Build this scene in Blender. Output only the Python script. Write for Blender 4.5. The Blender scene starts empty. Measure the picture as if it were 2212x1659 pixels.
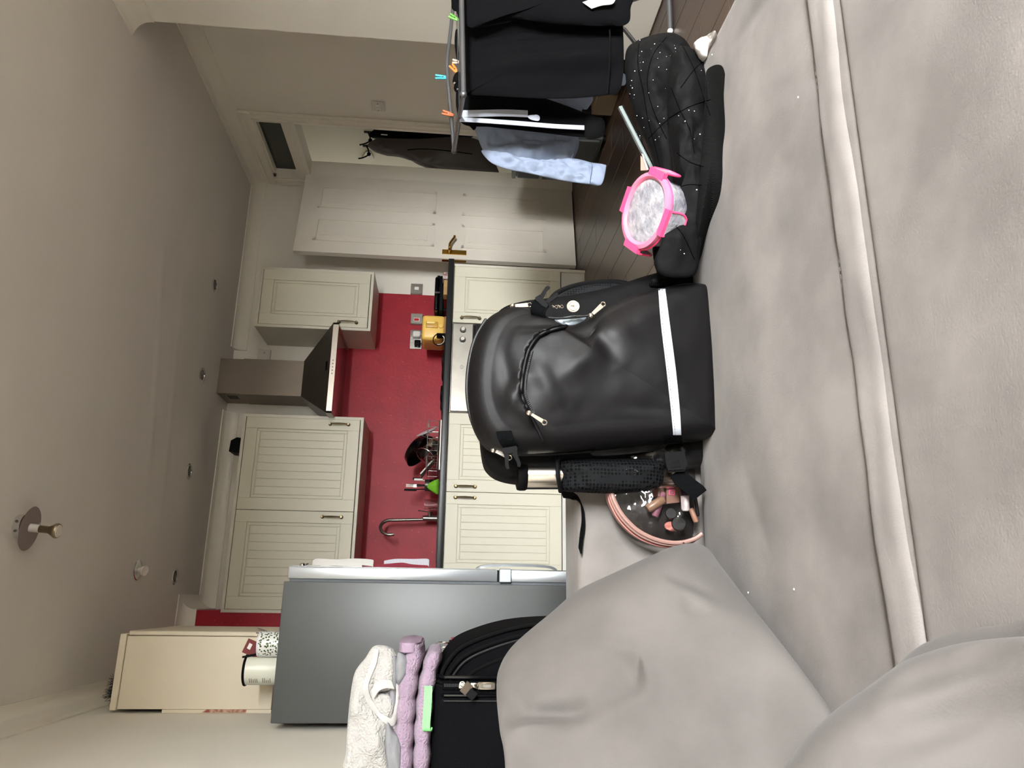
import bpy, bmesh, math, random
import numpy as np
from mathutils import Vector, Matrix, noise
random.seed(7)
sc = bpy.context.scene
C = bpy.context.collection
PI = math.pi

# ------------------------------------------------------------------ camera, world, daylight, exposure
IW, IH, FPX = 2212.0, 1659.0, 1600.0
CAM = np.array([0.0, 0.0, 0.868])
YAW, PITCH, ROLL = [math.radians(a) for a in (16.28655, -4.7639, 2.2148)]
_f = np.array([math.sin(YAW)*math.cos(PITCH), math.cos(YAW)*math.cos(PITCH), math.sin(PITCH)])
_r = np.array([math.cos(YAW), -math.sin(YAW), 0.0])
_u = np.cross(_r, _f)
_r, _u = math.cos(ROLL)*_r + math.sin(ROLL)*_u, -math.sin(ROLL)*_r + math.cos(ROLL)*_u
cd = bpy.data.cameras.new('camera'); cam = bpy.data.objects.new('camera', cd); C.objects.link(cam)
cd.sensor_fit = 'HORIZONTAL'; cd.sensor_width = 36.0; cd.lens = 36.0*FPX/IW; cd.clip_start = 0.02
# the phone was held sideways: picture right is down in the room, picture top is the room's right
cam.matrix_world = Matrix(((-_u[0], _r[0], -_f[0], CAM[0]), (-_u[1], _r[1], -_f[1], CAM[1]), (-_u[2], _r[2], -_f[2], CAM[2]), (0, 0, 0, 1)))
sc.camera = cam

world = bpy.data.worlds.new('sky'); sc.world = world; world.use_nodes = True
bg = world.node_tree.nodes['Background']; bg.inputs[0].default_value = (0.93, 0.96, 1.0, 1); bg.inputs[1].default_value = 1.2

def area(name, loc, rot, sx, sy, power, col=(1, 1, 1)):
    l = bpy.data.lights.new(name, 'AREA'); l.shape = 'RECTANGLE'; l.size = sx; l.size_y = sy; l.energy = power; l.color = col
    o = bpy.data.objects.new(name, l); C.objects.link(o); o.location = loc; o.rotation_euler = rot
    return o
# daylight entering by the bay window behind the camera; the hall lamp is added fill at its unseen, windowless end
area('daylight_window', (1.9, -4.9, 3.75), (math.radians(90-33), 0, math.radians(6)), 6.4, 3.8, 8600, (0.965, 0.985, 1.0))
area('hall_fill', (3.32, 6.90, 1.5), (math.radians(-90), 0, 0), 0.5, 1.4, 1.6, (1.0, 0.99, 0.96))
vs = sc.view_settings
vs.view_transform = 'Standard'; vs.look = 'None'; vs.gamma = 1.0; vs.use_curve_mapping = False; vs.exposure = 0.88
sc.cycles.use_denoising = True

# ------------------------------------------------------------------ where a point of the place lies
def _ray(x, y):
    a = (IH - y - IH/2)/FPX; b = (IW/2 - x)/FPX
    return a*_r + b*_u + _f
def aY(x, y, Y):
    d = _ray(x, y); return Vector(CAM + d*(Y/d[1]))
def aX(x, y, X):
    d = _ray(x, y); return Vector(CAM + d*(X/d[0]))
def aZ(x, y, Z):
    d = _ray(x, y); return Vector(CAM + d*((Z-CAM[2])/d[2]))

# ------------------------------------------------------------------ materials
def lin(c):
    out = []
    for v in c:
        v /= 255.0
        out.append(v/12.92 if v <= 0.04045 else ((v+0.055)/1.055)**2.4)
    return (*out, 1.0)
MATS = {}
def mat(name, col, rough=0.55, metal=0.0, var=0.0, vscale=6.0, bump=0.0, bscale=60.0, col2=None, sheen=0.0, trans=0.0, alpha=1.0, spec=0.5, coat=0.0, stretch=None, ior=1.45, emit=None, detail=4.0):
    if name in MATS: return MATS[name]
    m = bpy.data.materials.new(name); m.use_nodes = True; nt = m.node_tree; b = nt.nodes['Principled BSDF']
    I = b.inputs
    I['Base Color'].default_value = lin(col); I['Roughness'].default_value = rough; I['Metallic'].default_value = metal
    I['Specular IOR Level'].default_value = spec; I['IOR'].default_value = ior
    if sheen: I['Sheen Weight'].default_value = sheen; I['Sheen Roughness'].default_value = 0.45
    if trans: I['Transmission Weight'].default_value = trans
    if alpha < 1: I['Alpha'].default_value = alpha
    if coat: I['Coat Weight'].default_value = coat; I['Coat Roughness'].default_value = 0.15
    if emit: I['Emission Color'].default_value = lin(col); I['Emission Strength'].default_value = emit
    if var or bump:
        tc = nt.nodes.new('ShaderNodeTexCoord'); mp = nt.nodes.new('ShaderNodeMapping'); nt.links.new(tc.outputs['Object'], mp.inputs[0])
        if stretch: mp.inputs['Scale'].default_value = stretch
    if var:
        n = nt.nodes.new('ShaderNodeTexNoise'); n.inputs['Scale'].default_value = vscale; n.inputs['Detail'].default_value = detail
        nt.links.new(mp.outputs[0], n.inputs['Vector'])
        r = nt.nodes.new('ShaderNodeValToRGB'); a = lin(col); c2 = lin(col2) if col2 else tuple(x*(1-var) for x in a[:3]) + (1,)
        r.color_ramp.elements[0].position = 0.35; r.color_ramp.elements[1].position = 0.65
        r.color_ramp.elements[0].color = c2; r.color_ramp.elements[1].color = a
        nt.links.new(n.outputs['Fac'], r.inputs[0]); nt.links.new(r.outputs[0], I['Base Color'])
    if bump:
        n = nt.nodes.new('ShaderNodeTexNoise'); n.inputs['Scale'].default_value = bscale; n.inputs['Detail'].default_value = 3
        nt.links.new(mp.outputs[0], n.inputs['Vector'])
        bp = nt.nodes.new('ShaderNodeBump'); bp.inputs['Strength'].default_value = bump; bp.inputs['Distance'].default_value = 0.01
        nt.links.new(n.outputs['Fac'], bp.inputs['Height']); nt.links.new(bp.outputs[0], I['Normal'])
    MATS[name] = m
    return m
def nodes_of(m): return m.node_tree, m.node_tree.nodes['Principled BSDF']

M_wall = mat('white_wall_paint', (238, 233, 221), 0.75, var=0.04, vscale=2.0, bump=0.03, bscale=25)
M_ceil = mat('ceiling_paint', (224, 217, 207), 0.8, var=0.05, vscale=1.3, bump=0.25, bscale=1.8, stretch=(0.35, 1.6, 1))
M_trim = mat('white_gloss_trim', (232, 226, 212), 0.4)
M_red = mat('red_gloss_paint', (168, 32, 48), 0.45, spec=0.3, var=0.18, vscale=7, bump=0.12, bscale=45)
nt_, bs_ = nodes_of(M_red)
_tc = nt_.nodes.new('ShaderNodeTexCoord'); _vo = nt_.nodes.new('ShaderNodeTexVoronoi'); _vo.inputs['Scale'].default_value = 30; nt_.links.new(_tc.outputs['Object'], _vo.inputs['Vector'])
_n2 = nt_.nodes.new('ShaderNodeTexNoise'); _n2.inputs['Scale'].default_value = 3.2; nt_.links.new(_tc.outputs['Object'], _n2.inputs['Vector'])
_ml = nt_.nodes.new('ShaderNodeMath'); _ml.operation = 'MULTIPLY'; _ml.inputs[1].default_value = 0.17; nt_.links.new(_n2.outputs['Fac'], _ml.inputs[0])
_lt = nt_.nodes.new('ShaderNodeMath'); _lt.operation = 'LESS_THAN'; nt_.links.new(_vo.outputs['Distance'], _lt.inputs[0]); nt_.links.new(_ml.outputs[0], _lt.inputs[1])
_mf = nt_.nodes.new('ShaderNodeMath'); _mf.operation = 'MULTIPLY'; _mf.inputs[1].default_value = 0.34; nt_.links.new(_lt.outputs[0], _mf.inputs[0])
_mx = nt_.nodes.new('ShaderNodeMix'); _mx.data_type = 'RGBA'; _mx.inputs[7].default_value = lin((206, 130, 132))
_old = bs_.inputs['Base Color'].links[0].from_socket
nt_.links.new(_mf.outputs[0], _mx.inputs[0]); nt_.links.new(_old, _mx.inputs[6]); nt_.links.new(_mx.outputs[2], bs_.inputs['Base Color'])
M_cream = mat('cream_cabinet_door', (212, 208, 188), 0.42)
M_carc = mat('white_cabinet_carcass', (214, 209, 193), 0.45)
M_plinth = mat('white_plinth', (216, 214, 206), 0.45, var=0.05, vscale=9)
M_work = mat('black_worktop', (32, 33, 36), 0.35, var=0.3, vscale=90, bump=0.05, bscale=200)
M_steel = mat('brushed_steel', (150, 146, 138), 0.32, 0.95, var=0.1, vscale=40, stretch=(1, 1, 14))
M_steeldk = mat('dark_steel', (118, 112, 104), 0.3, 0.9)
M_chrome = mat('chrome', (225, 225, 225), 0.12, 1.0)
M_brass = mat('antique_brass', (122, 108, 80), 0.35, 0.9)
M_gold = mat('polished_brass', (190, 150, 70), 0.22, 0.95)
M_black = mat('black_plastic', (8, 8, 9), 0.55, spec=0.12)
M_blackgl = mat('black_gloss', (8, 8, 10), 0.12)
M_fridge = mat('graphite_fridge_paint', (84, 86, 86), 0.42, 0.2, var=0.05, vscale=3)
M_silver = mat('silver_fridge_door', (196, 202, 206), 0.28, 0.7)
M_sofa = mat('grey_velvet_sofa', (127, 122, 118), 0.9, spec=0.2, var=0.30, vscale=7, bump=0.12, bscale=350, sheen=0.06, detail=6)
M_pillow = mat('grey_velvet_pillow', (100, 96, 93), 0.9, spec=0.2, var=0.20, vscale=6, bump=0.10, bscale=350, sheen=0.06, detail=6)
M_nylon = mat('black_satin_nylon', (9, 8, 9), 0.48, spec=0.24, bump=0.06, bscale=40)
M_nylon2 = mat('black_matt_nylon', (8, 8, 9), 0.65, spec=0.12, bump=0.1, bscale=60)
M_web = mat('black_webbing', (8, 9, 10), 0.8, spec=0.06, bump=0.5, bscale=260, stretch=(1, 1, 3))
M_white = mat('white_plastic', (232, 230, 224), 0.4)
M_paper = mat('white_paper', (206, 204, 199), 0.7)
M_metal = mat('grey_tube', (120, 122, 126), 0.35, 0.8)

# ------------------------------------------------------------------ mesh building
LOC = {}
def V(*a): return Vector(a)
class MB:
    def __init__(s): s.v = []; s.f = []
    def add(s, vs, fs):
        o = len(s.v); s.v += [Vector(p) for p in vs]; s.f += [tuple(i+o for i in f) for f in fs]; return s
    def box(s, x0, x1, y0, y1, z0, z1):
        return s.add([(x0,y0,z0),(x1,y0,z0),(x1,y1,z0),(x0,y1,z0),(x0,y0,z1),(x1,y0,z1),(x1,y1,z1),(x0,y1,z1)],
                     [(3,2,1,0),(4,5,6,7),(0,1,5,4),(1,2,6,5),(2,3,7,6),(3,0,4,7)])
    def bm(s, bm):
        bm.verts.index_update(); s.add([v.co.copy() for v in bm.verts], [[v.index for v in f.verts] for f in bm.faces]); bm.free(); return s
    def rbox(s, x0, x1, y0, y1, z0, z1, r=0.01, seg=2, M=None):
        bm = bmesh.new(); bmesh.ops.create_cube(bm, size=1)
        for v in bm.verts: v.co = Vector(((x0+x1)/2+v.co.x*(x1-x0), (y0+y1)/2+v.co.y*(y1-y0), (z0+z1)/2+v.co.z*(z1-z0)))
        bmesh.ops.bevel(bm, geom=list(bm.edges), offset=r, segments=seg, profile=0.5, affect='EDGES')
        if M is not None: bmesh.ops.transform(bm, matrix=M, verts=bm.verts)
        return s.bm(bm)
    def obox(s, c, ax, ay, az):                      # half-extent vectors
        c = Vector(c); ax = Vector(ax); ay = Vector(ay); az = Vector(az)
        return s.add([c-ax-ay-az, c+ax-ay-az, c+ax+ay-az, c-ax+ay-az, c-ax-ay+az, c+ax-ay+az, c+ax+ay+az, c-ax+ay+az],
                     [(3,2,1,0),(4,5,6,7),(0,1,5,4),(1,2,6,5),(2,3,7,6),(3,0,4,7)])
    def tube(s, path, r, n=8, closed=False, caps=True):
        P = [Vector(p) for p in path]; N = len(P); rs = r if isinstance(r, (list, tuple)) else [r]*N
        vs = []; fs = []; ref = None
        for i in range(N):
            if closed: t = P[(i+1) % N]-P[i-1]
            else: t = P[min(i+1, N-1)]-P[max(i-1, 0)]
            if t.length < 1e-9: t = Vector((0,0,1))
            t.normalize()
            if ref is None:
                ref = t.cross(Vector((0,0,1)))
                if ref.length < 0.1: ref = t.cross(Vector((1,0,0)))
            ref = (ref - t*ref.dot(t)); ref.normalize(); b = t.cross(ref)
            for k in range(n):
                a = 2*PI*k/n; vs.append(P[i]+ref*(math.cos(a)*rs[i])+b*(math.sin(a)*rs[i]))
        L = N if closed else N-1
        for i in range(L):
            for k in range(n):
                a = i*n+k; b2 = i*n+(k+1) % n; c = ((i+1) % N)*n+(k+1) % n; d = ((i+1) % N)*n+k
                fs.append((a, b2, c, d))
        if caps and not closed:
            fs.append(tuple(range(n-1, -1, -1))); fs.append(tuple((N-1)*n+k for k in range(n)))
        return s.add(vs, fs)
    def ribbon(s, path, wd, th=0.0015):              # strap: centre line, width vector(s), thickness
        P = [Vector(p) for p in path]; N = len(P); W = [Vector(w) for w in wd] if isinstance(wd, list) else [Vector(wd)]*N
        vs = []; fs = []
        for i in range(N):
            t = P[min(i+1, N-1)]-P[max(i-1, 0)]; nn = t.cross(W[i])
            if nn.length < 1e-9: nn = Vector((0,0,1))
            nn.normalize(); nn *= th
            vs += [P[i]-W[i]-nn, P[i]+W[i]-nn, P[i]+W[i]+nn, P[i]-W[i]+nn]
        for i in range(N-1):
            for k in range(4):
                fs.append((i*4+k, i*4+(k+1) % 4, (i+1)*4+(k+1) % 4, (i+1)*4+k))
        fs.append((3,2,1,0)); fs.append(tuple((N-1)*4+k for k in range(4)))
        return s.add(vs, fs)
    def lathe(s, prof, base=(0,0,0), axis=(0,0,1), n=20):
        ax = Vector(axis).normalized(); e = ax.cross(Vector((0,0,1)))
        if e.length < 0.05: e = Vector((1,0,0))
        e.normalize(); g = ax.cross(e); base = Vector(base); vs = []; fs = []
        for (r, h) in prof:
            for k in range(n):
                a = 2*PI*k/n; vs.append(base+ax*h+e*(r*math.cos(a))+g*(r*math.sin(a)))
        for i in range(len(prof)-1):
            for k in range(n):
                fs.append((i*n+k, i*n+(k+1) % n, (i+1)*n+(k+1) % n, (i+1)*n+k))
        fs.append(tuple(range(n-1, -1, -1))); fs.append(tuple((len(prof)-1)*n+k for k in range(n)))
        return s.add(vs, fs)
    def prism(s, poly, vec):
        P = [Vector(p) for p in poly]; v = Vector(vec); n = len(P)
        return s.add(P+[p+v for p in P], [tuple(range(n-1, -1, -1)), tuple(range(n, 2*n))]+[(i, (i+1) % n, n+(i+1) % n, n+i) for i in range(n)])
    def grid(s, fn, nu, nv, wrap=False):
        vs = [fn(i/(nu-(0 if wrap else 1)), j/(nv-1)) for j in range(nv) for i in range(nu)]; fs = []
        for j in range(nv-1):
            for i in range(nu if wrap else nu-1):
                fs.append((j*nu+i, j*nu+(i+1) % nu, (j+1)*nu+(i+1) % nu, (j+1)*nu+i))
        return s.add(vs, fs)
    def sphere(s, c, r, n=12, m=8, sc=(1,1,1)):
        c = Vector(c); vs = []; fs = []
        for j in range(m+1):
            t = PI*j/m
            for k in range(n):
                a = 2*PI*k/n; vs.append(c+Vector((r*sc[0]*math.sin(t)*math.cos(a), r*sc[1]*math.sin(t)*math.sin(a), r*sc[2]*math.cos(t))))
        for j in range(m):
            for k in range(n): fs.append((j*n+k, (j+1)*n+k, (j+1)*n+(k+1) % n, j*n+(k+1) % n))
        return s.add(vs, fs)
    def mesh(s, name, m, off=(0,0,0), smooth=40, solid=0):
        o = Vector(off); me = bpy.data.meshes.new(name)
        me.from_pydata([tuple(p-o) for p in s.v], [], s.f)
        bm = bmesh.new(); bm.from_mesh(me); bmesh.ops.remove_doubles(bm, verts=bm.verts, dist=1e-6)
        bmesh.ops.recalc_face_normals(bm, faces=bm.faces); bm.to_mesh(me); bm.free()
        if smooth:
            me.polygons.foreach_set('use_smooth', [True]*len(me.polygons)); me.set_sharp_from_angle(angle=math.radians(smooth))
        me.materials.append(m); me.update()
        return me
    def build(s, name, m, parent, smooth=40, label=None, kind=None):       # a part (or sub-part) of a thing
        off = LOC[parent.name]; me = s.mesh(name, m, off, smooth)
        o = bpy.data.objects.new(name, me); C.objects.link(o); o.parent = parent; LOC[o.name] = off
        if label: o['label'] = label
        if kind: o['kind'] = kind
        return o
    def top(s, name, m, label=None, cat=None, group=None, kind=None, smooth=40):   # a thing that is one mesh
        xs = [p.x for p in s.v]; ys = [p.y for p in s.v]; zs = [p.z for p in s.v]
        off = Vector(((min(xs)+max(xs))/2, (min(ys)+max(ys))/2, min(zs)))
        me = s.mesh(name, m, off, smooth); o = bpy.data.objects.new(name, me); C.objects.link(o); o.location = off; LOC[o.name] = off
        return tag(o, label, cat, group, kind)
def tag(o, label=None, cat=None, group=None, kind=None):
    if label: o['label'] = label
    if cat: o['category'] = cat
    if group: o['group'] = group
    if kind: o['kind'] = kind
    return o
def thing(name, label, cat, loc=(0,0,0), group=None, kind=None):
    o = bpy.data.objects.new(name, None); C.objects.link(o); o.location = loc; o.empty_display_size = 0.05; LOC[o.name] = Vector(loc)
    return tag(o, label, cat, group, kind)
def copy_tree(o, parent=None, loc=None, label=None):
    c = o.copy(); C.objects.link(c); c.parent = parent
    if loc is not None: c.location = loc
    if label: c['label'] = label
    for ch in o.children: copy_tree(ch, c)
    return c
def solid(o, t, off=0):
    md = o.modifiers.new('thickness', 'SOLIDIFY'); md.thickness = t; md.offset = off; return o
def subsurf(o, n=1):
    md = o.modifiers.new('smooth', 'SUBSURF'); md.levels = n; md.render_levels = n; return o
def spline(P, n, closed=True):
    P = [Vector(p) for p in P]; N = len(P); out = []
    segs = N if closed else N-1
    for i in range(n):
        t = i/n*segs if closed else i/(n-1)*segs
        k = min(int(t), segs-1); u = t-k
        if closed: a, b, c, d = P[(k-1) % N], P[k % N], P[(k+1) % N], P[(k+2) % N]
        else: a, b, c, d = P[max(k-1, 0)], P[k], P[min(k+1, N-1)], P[min(k+2, N-1)]
        out.append(0.5*((2*b)+(c-a)*u+(2*a-5*b+4*c-d)*u*u+(3*b-a-3*c+d)*u**3))
    return out
def puff(mb, outline, nrm, front, back, rings=10, n=96, p=2.6, noise_amp=0.0, nscale=8.0, seed=0.0, extra=None, centre=None, closed_spline=True):
    """a stuffed form: closed outline in space, swelling to both sides along nrm"""
    O = spline(outline, n) if closed_spline else [Vector(q) for q in outline]
    n = len(O); nrm = Vector(nrm).normalized(); c = Vector(centre) if centre is not None else sum(O, Vector())/n
    vs = []; fs = []
    def side(h, sgn):
        rows = []
        for j in range(rings+1):
            k = 1-(j/rings)**1.25; row = []          # 1 at the edge, 0 in the middle
            for q in O:
                w_ = q-c; h_ = w_.dot(nrm); d = c+(w_-nrm*h_)*k+nrm*(h_*k**3); a = max(0.0, 1-k**p)**(0.5)
                x = d+nrm*(h*a*sgn)
                if noise_amp:
                    s_ = noise.noise(d*nscale+Vector((seed, seed*2, seed*3)))+0.5*noise.noise(d*nscale*2.3+Vector((seed, 7, 1)))
                    x += nrm*(noise_amp*s_*min(1, (1-k)*4)*sgn)
                if extra: x += nrm*(extra(d)*min(1, (1-k)*5)*sgn)
                row.append(x)
            rows.append(row)
        return rows
    F = side(front, 1); B = side(back, -1)
    o = len(mb.v)
    for R in (F, B):
        for row in R: vs += row
    def fidx(s_, j, i): return s_*(rings+1)*n+j*n+i % n
    for s_ in (0, 1):
        for j in range(rings-1):
            for i in range(n):
                q = (fidx(s_, j, i), fidx(s_, j, i+1), fidx(s_, j+1, i+1), fidx(s_, j+1, i)); fs.append(q if s_ == 0 else q[::-1])
        for i in range(n):
            q = (fidx(s_, rings-1, i), fidx(s_, rings-1, i+1), fidx(s_, rings, 0)); fs.append(q if s_ == 0 else q[::-1])
    return mb.add(vs, fs)
def shell(mb, outline, y_back, y_front, r, bulge=0.0, n=110, rings=9, extra=None, roundback=None):
    """a bag compartment: outline given in the room at mid depth, extruded along Y with rounded rims and a swelling face"""
    O = spline(outline, n); c = sum(O, Vector())/n; vs = []; fs = []; rows = []
    rb = roundback if roundback is not None else r*0.5
    prof = [(0.5, y_back), (0.85, y_back)]
    for k in range(5):
        a = PI/2*k/4; prof.append((('i', rb*(1-math.sin(a))), y_back-rb*(1-math.cos(a))))
    for k in range(7):
        a = PI/2*k/6; prof.append((('i', r*(1-math.cos(a))), y_front+r*(1-math.sin(a))))
    for k in range(1, rings+1): prof.append((1-k/rings, y_front))
    for (sh, y) in prof:
        row = []
        for q in O:
            d = Vector((q.x-c.x, 0, q.z-c.z)); L = d.length
            if isinstance(sh, tuple): kk = max(0, (L-sh[1])/L)
            else:
                kk = (L-r)/L*sh
            x = c.x+d.x*kk; z = c.z+d.z*kk; yy = y
            if not isinstance(sh, tuple) and y == y_front:
                m_ = 1-sh; yy -= bulge*(1-(1-m_)**2)
                if extra: yy -= extra(x, z)*min(1, m_*6)
            row.append(Vector((x, yy, z)))
        rows.append(row)
    for row in rows: vs += row
    for j in range(len(rows)-1):
        for i in range(n): fs.append((j*n+i, j*n+(i+1) % n, (j+1)*n+(i+1) % n, (j+1)*n+i))
    fs.append(tuple(range(n)))
    return mb.add(vs, fs)
def arc(c, r, a0, a1, n, ex, ey):
    c = Vector(c); ex = Vector(ex); ey = Vector(ey)
    return [c+ex*(r*math.cos(a0+(a1-a0)*i/(n-1)))+ey*(r*math.sin(a0+(a1-a0)*i/(n-1))) for i in range(n)]
def plane_folds(c, nrm, off, specs):
    """creases of a stuffed cover: polylines seen at picture points, laid into the cover's own plane"""
    c = Vector(c); nrm = Vector(nrm).normalized(); L = []
    for pts, amp, w in specs:
        q = []
        for p in (spline([Vector((a[0], a[1], 0)) for a in pts], 5*len(pts), False)):
            d = Vector(_ray(p.x, p.y)); t = (c+nrm*off-Vector(CAM)).dot(nrm)/d.dot(nrm); h = Vector(CAM)+d*t; q.append(h-nrm*(h-c).dot(nrm))
        L.append((q, amp, w))
    def f(d):
        p = d-nrm*(d-c).dot(nrm); z = 0
        for q, amp, w in L:
            n = len(q); best = 1e9; bt = 0
            for i in range(n-1):
                e = q[i+1]-q[i]; t = max(0, min(1, (p-q[i]).dot(e)/max(1e-9, e.length_squared))); dd = (q[i]+e*t-p).length_squared
                if dd < best: best = dd; bt = (i+t)/(n-1)
            z += amp*math.exp(-best/(w*w))*math.sin(PI*min(1, max(0, bt*0.9+0.05)))**0.6
        return z
    return f

# ================================================================== THE ROOM
XL, XR, YB, ZC, YF = -0.47, 3.0, 5.09, 2.39, -2.6
XBR, YBR = 2.56, 2.98            # projecting wall on the right
YRED, XRED = 4.71, -0.085        # red chimney breast left of the wall cabinets
T = 0.10
# floor: dark boards running into the depth of the room
M_sub = mat('floor_underlay', (30, 22, 18), 0.8)
fl = MB().box(XL-T, 3.8, YF-0.2, 7.0, -0.08, -0.006).top('floor', M_sub, kind='structure', smooth=0)
M_pl = [mat('dark_wood_board_%s' % n, c, 0.30, var=0.35, vscale=9, stretch=(7, 0.7, 1), bump=0.04, bscale=30, spec=0.55)
        for n, c in (('warm', (74, 56, 46)), ('deep', (64, 48, 40)), ('brown', (82, 64, 52)))]
pw = 0.1717; x0 = 2.275-16*pw; rng = random.Random(3)
for i in range(22):
    xa = x0+i*pw
    if xa > 3.66: break
    ys = [YF]; y = YF+rng.uniform(0.3, 1.2)
    while y < 6.6: ys.append(y); y += 1.28
    ys.append(6.95)
    for a, b in zip(ys[:-1], ys[1:]):
        if a > 5.1 and xa < XR-0.1: continue
        MB().rbox(max(xa, XL)+0.0012, xa+pw-0.0012, a+0.0012, b-0.0012, -0.006, 0.0, 0.0012, 1).build('plank', M_pl[rng.randrange(3)], fl, 30)
# walls
def wall(name, boxes, m=M_wall):
    b = MB()
    for q in boxes: b.box(*q)
    return b.top(name, m, kind='structure', smooth=0)
wall('wall_left', [(XL-T, XL, YF, YB, 0, ZC)])
wall('wall_back', [(XL-T, XR+T, YB, YB+T, 0, ZC)])
DY0, DY1, DZ = 4.29, 4.985, 2.225     # doorway with transom light
wall('wall_right', [(XR, XR+T, YBR, DY0, 0, ZC), (XR, XR+T, DY1, YB, 0, ZC), (XR, XR+T, DY0, DY1, DZ, ZC)])
wall('wall_right_near', [(XBR, XR+T, YF, YBR, 0, ZC)])
wall('wall_front', [(XL-T, 0.7, YF-T, YF, 0, ZC), (2.45, XBR, YF-T, YF, 0, ZC), (0.7, 2.45, YF-T, YF, 0, 0.7), (0.7, 2.45, YF-T, YF, 2.2, ZC)])
w = MB()
for x in (0.7, 1.545, 2.39): w.box(x, x+0.06, YF-0.08, YF-0.03, 0.7, 2.2)
for z in (0.7, 1.5, 2.14): w.box(0.7, 2.45, YF-0.08, YF-0.03, z, z+0.06)
w.top('window_1', M_trim, kind='structure')
cl_ = wall('ceiling', [(XL-T, 3.8, YF-T, 7.0, ZC, ZC+0.08)], M_ceil)
for pl_ in ([(372, 380), (352, 560), (338, 800), (318, 1050), (292, 1330)], [(408, 470), (392, 640), (372, 860), (350, 1080), (322, 1300)]):
    q_ = [aZ(a, c, ZC) for a, c in pl_]
    sp = spline([V(p.x, p.y, ZC) for p in q_], 36, False); gm = MB(); gv = []
    for i, p in enumerate(sp):
        fade = math.sin(PI*i/35)**0.5
        for j in range(13): gv.append(V(p.x, p.y+(j-6)*0.014, ZC+0.0003-0.0028*fade*math.exp(-((j-6)/2.4)**2)))
    gm.add(gv, [(i*13+j, i*13+j+1, (i+1)*13+j+1, (i+1)*13+j) for i in range(35) for j in range(12)]); gm.build('plaster_ridge', M_ceil, cl_, 80)
wall('wall_breast', [(XL, XRED, YRED, YB, 0, ZC)], M_red)
M_hall = mat('hall_wall_paint', (214, 208, 190), 0.75)
wall('wall_hall', [(3.66, 3.76, 3.2, 7.0, 0, ZC), (XR+T, 3.66, 3.2, 3.3, 0, ZC), (XR, XR+T, YB, 7.0, 0, ZC)], M_hall)
# coving
def cove(name, path, p=0.08, h=0.075):
    prof = [(0, -h-0.012), (0.006, -h-0.012), (0.006, -h)]
    prof += [(0.006+(p-0.006)*(1-math.cos(PI/2*k/10)), -h+(h-0.006)*math.sin(PI/2*k/10)) for k in range(11)]
    prof += [(p+0.008, -0.006), (p+0.008, 0), (0, 0)]
    P = [Vector((a, b, 0)) for a, b in path]; b = MB(); n = len(prof); vs = []; fs = []
    for i, q in enumerate(P):
        nl = []
        if i > 0: t = (P[i]-P[i-1]).normalized(); nl.append(Vector((t.y, -t.x, 0)))
        if i < len(P)-1: t = (P[i+1]-P[i]).normalized(); nl.append(Vector((t.y, -t.x, 0)))
        m = nl[0] if len(nl) == 1 else (nl[0]+nl[1])/(1+nl[0].dot(nl[1]))
        for d, z in prof: vs.append(q+m*d+Vector((0, 0, ZC+z)))
    for i in range(len(P)-1):
        for k in range(n): fs.append((i*n+k, i*n+(k+1) % n, (i+1)*n+(k+1) % n, (i+1)*n+k))
    fs += [tuple(range(n)), tuple((len(P)-1)*n+k for k in range(n))]
    return b.add(vs, fs).top(name, M_trim, kind='structure', smooth=30)
cove('trim_1', [(XL, 0.4), (XL, YRED), (XRED, YRED), (XRED, YB), (1.205, YB)])
cove('trim_2', [(1.655, YB), (XR, YB), (XR, YBR)])
cove('trim_3', [(XBR, YBR), (XBR, 0.4)])
# skirting
def skirt(name, path, h=0.14, p=0.018):
    b = MB()
    for (a, c) in zip(path[:-1], path[1:]):
        x0, x1 = sorted((a[0], c[0])); y0, y1 = sorted((a[1], c[1]))
        b.rbox(x0-(p if x0 == x1 else 0), x1, y0, y1+(p if y0 == y1 else 0), 0, h, 0.006, 1)
        b.box(x0-p*0.6, x1, y0, y1, h, h+0.018)
    return b.top(name, M_trim, kind='structure')
skirt('baseboard_right_near', [(XBR-0.001, -1.0), (XBR-0.001, YBR)])
skirt('baseboard_right', [(XR-0.001, YBR), (XR-0.001, 4.20)])
# red painted splash area on the back wall
MB().box(XRED, 2.14, YB-0.004, YB, 0.91, 1.62).top('wall_splashback', M_red, kind='structure', smooth=0)
b = MB().box(1.12, 1.72, YB-0.012, YB-0.004, 1.612, 1.628); b.top('trim_4', M_chrome, kind='structure')

# ---- door, frame and transom light in the right wall
fr = MB()
for (ya, yb, za, zb) in ((4.222, 4.30, 0, 2.225), (4.985, 5.075, 0, 2.225), (4.222, 5.075, 2.225, 2.305)):
    fr.rbox(XR-0.022, XR, ya, yb, za, zb, 0.006, 1); 
    if zb-za > 1: fr.box(XR-0.032, XR-0.02, ya+0.012, ya+0.030, za, zb); fr.box(XR-0.030, XR-0.02, yb-0.022, yb-0.010, za, zb)
    else: fr.box(XR-0.032, XR-0.02, ya+0.01, yb-0.01, za+0.05, za+0.066)
fr.box(XR-0.012, XR+T+0.01, DY0, DY0+0.035, 0, DZ); fr.box(XR-0.012, XR+T+0.01, DY1-0.045, DY1, 0, DZ); fr.box(XR-0.012, XR+T+0.01, DY0, DY1, DZ-0.02, DZ)
fr.box(XR-0.016, XR+T+0.01, DY0, DY1, 1.955, 2.045); fr.box(XR-0.026, XR-0.01, DY0, DY1, 1.985, 2.02)
df = fr.top('door_frame', M_trim, 'white painted door frame with a transom light over the open door', 'door frame')
df.name = 'door_2'; df['kind'] = 'structure'; LOC['door_2'] = LOC['door_frame']
for k in ('label', 'category'): del df[k]
M_dglass = mat('dark_green_glass', (40, 44, 34), 0.12, spec=0.6)
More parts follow.
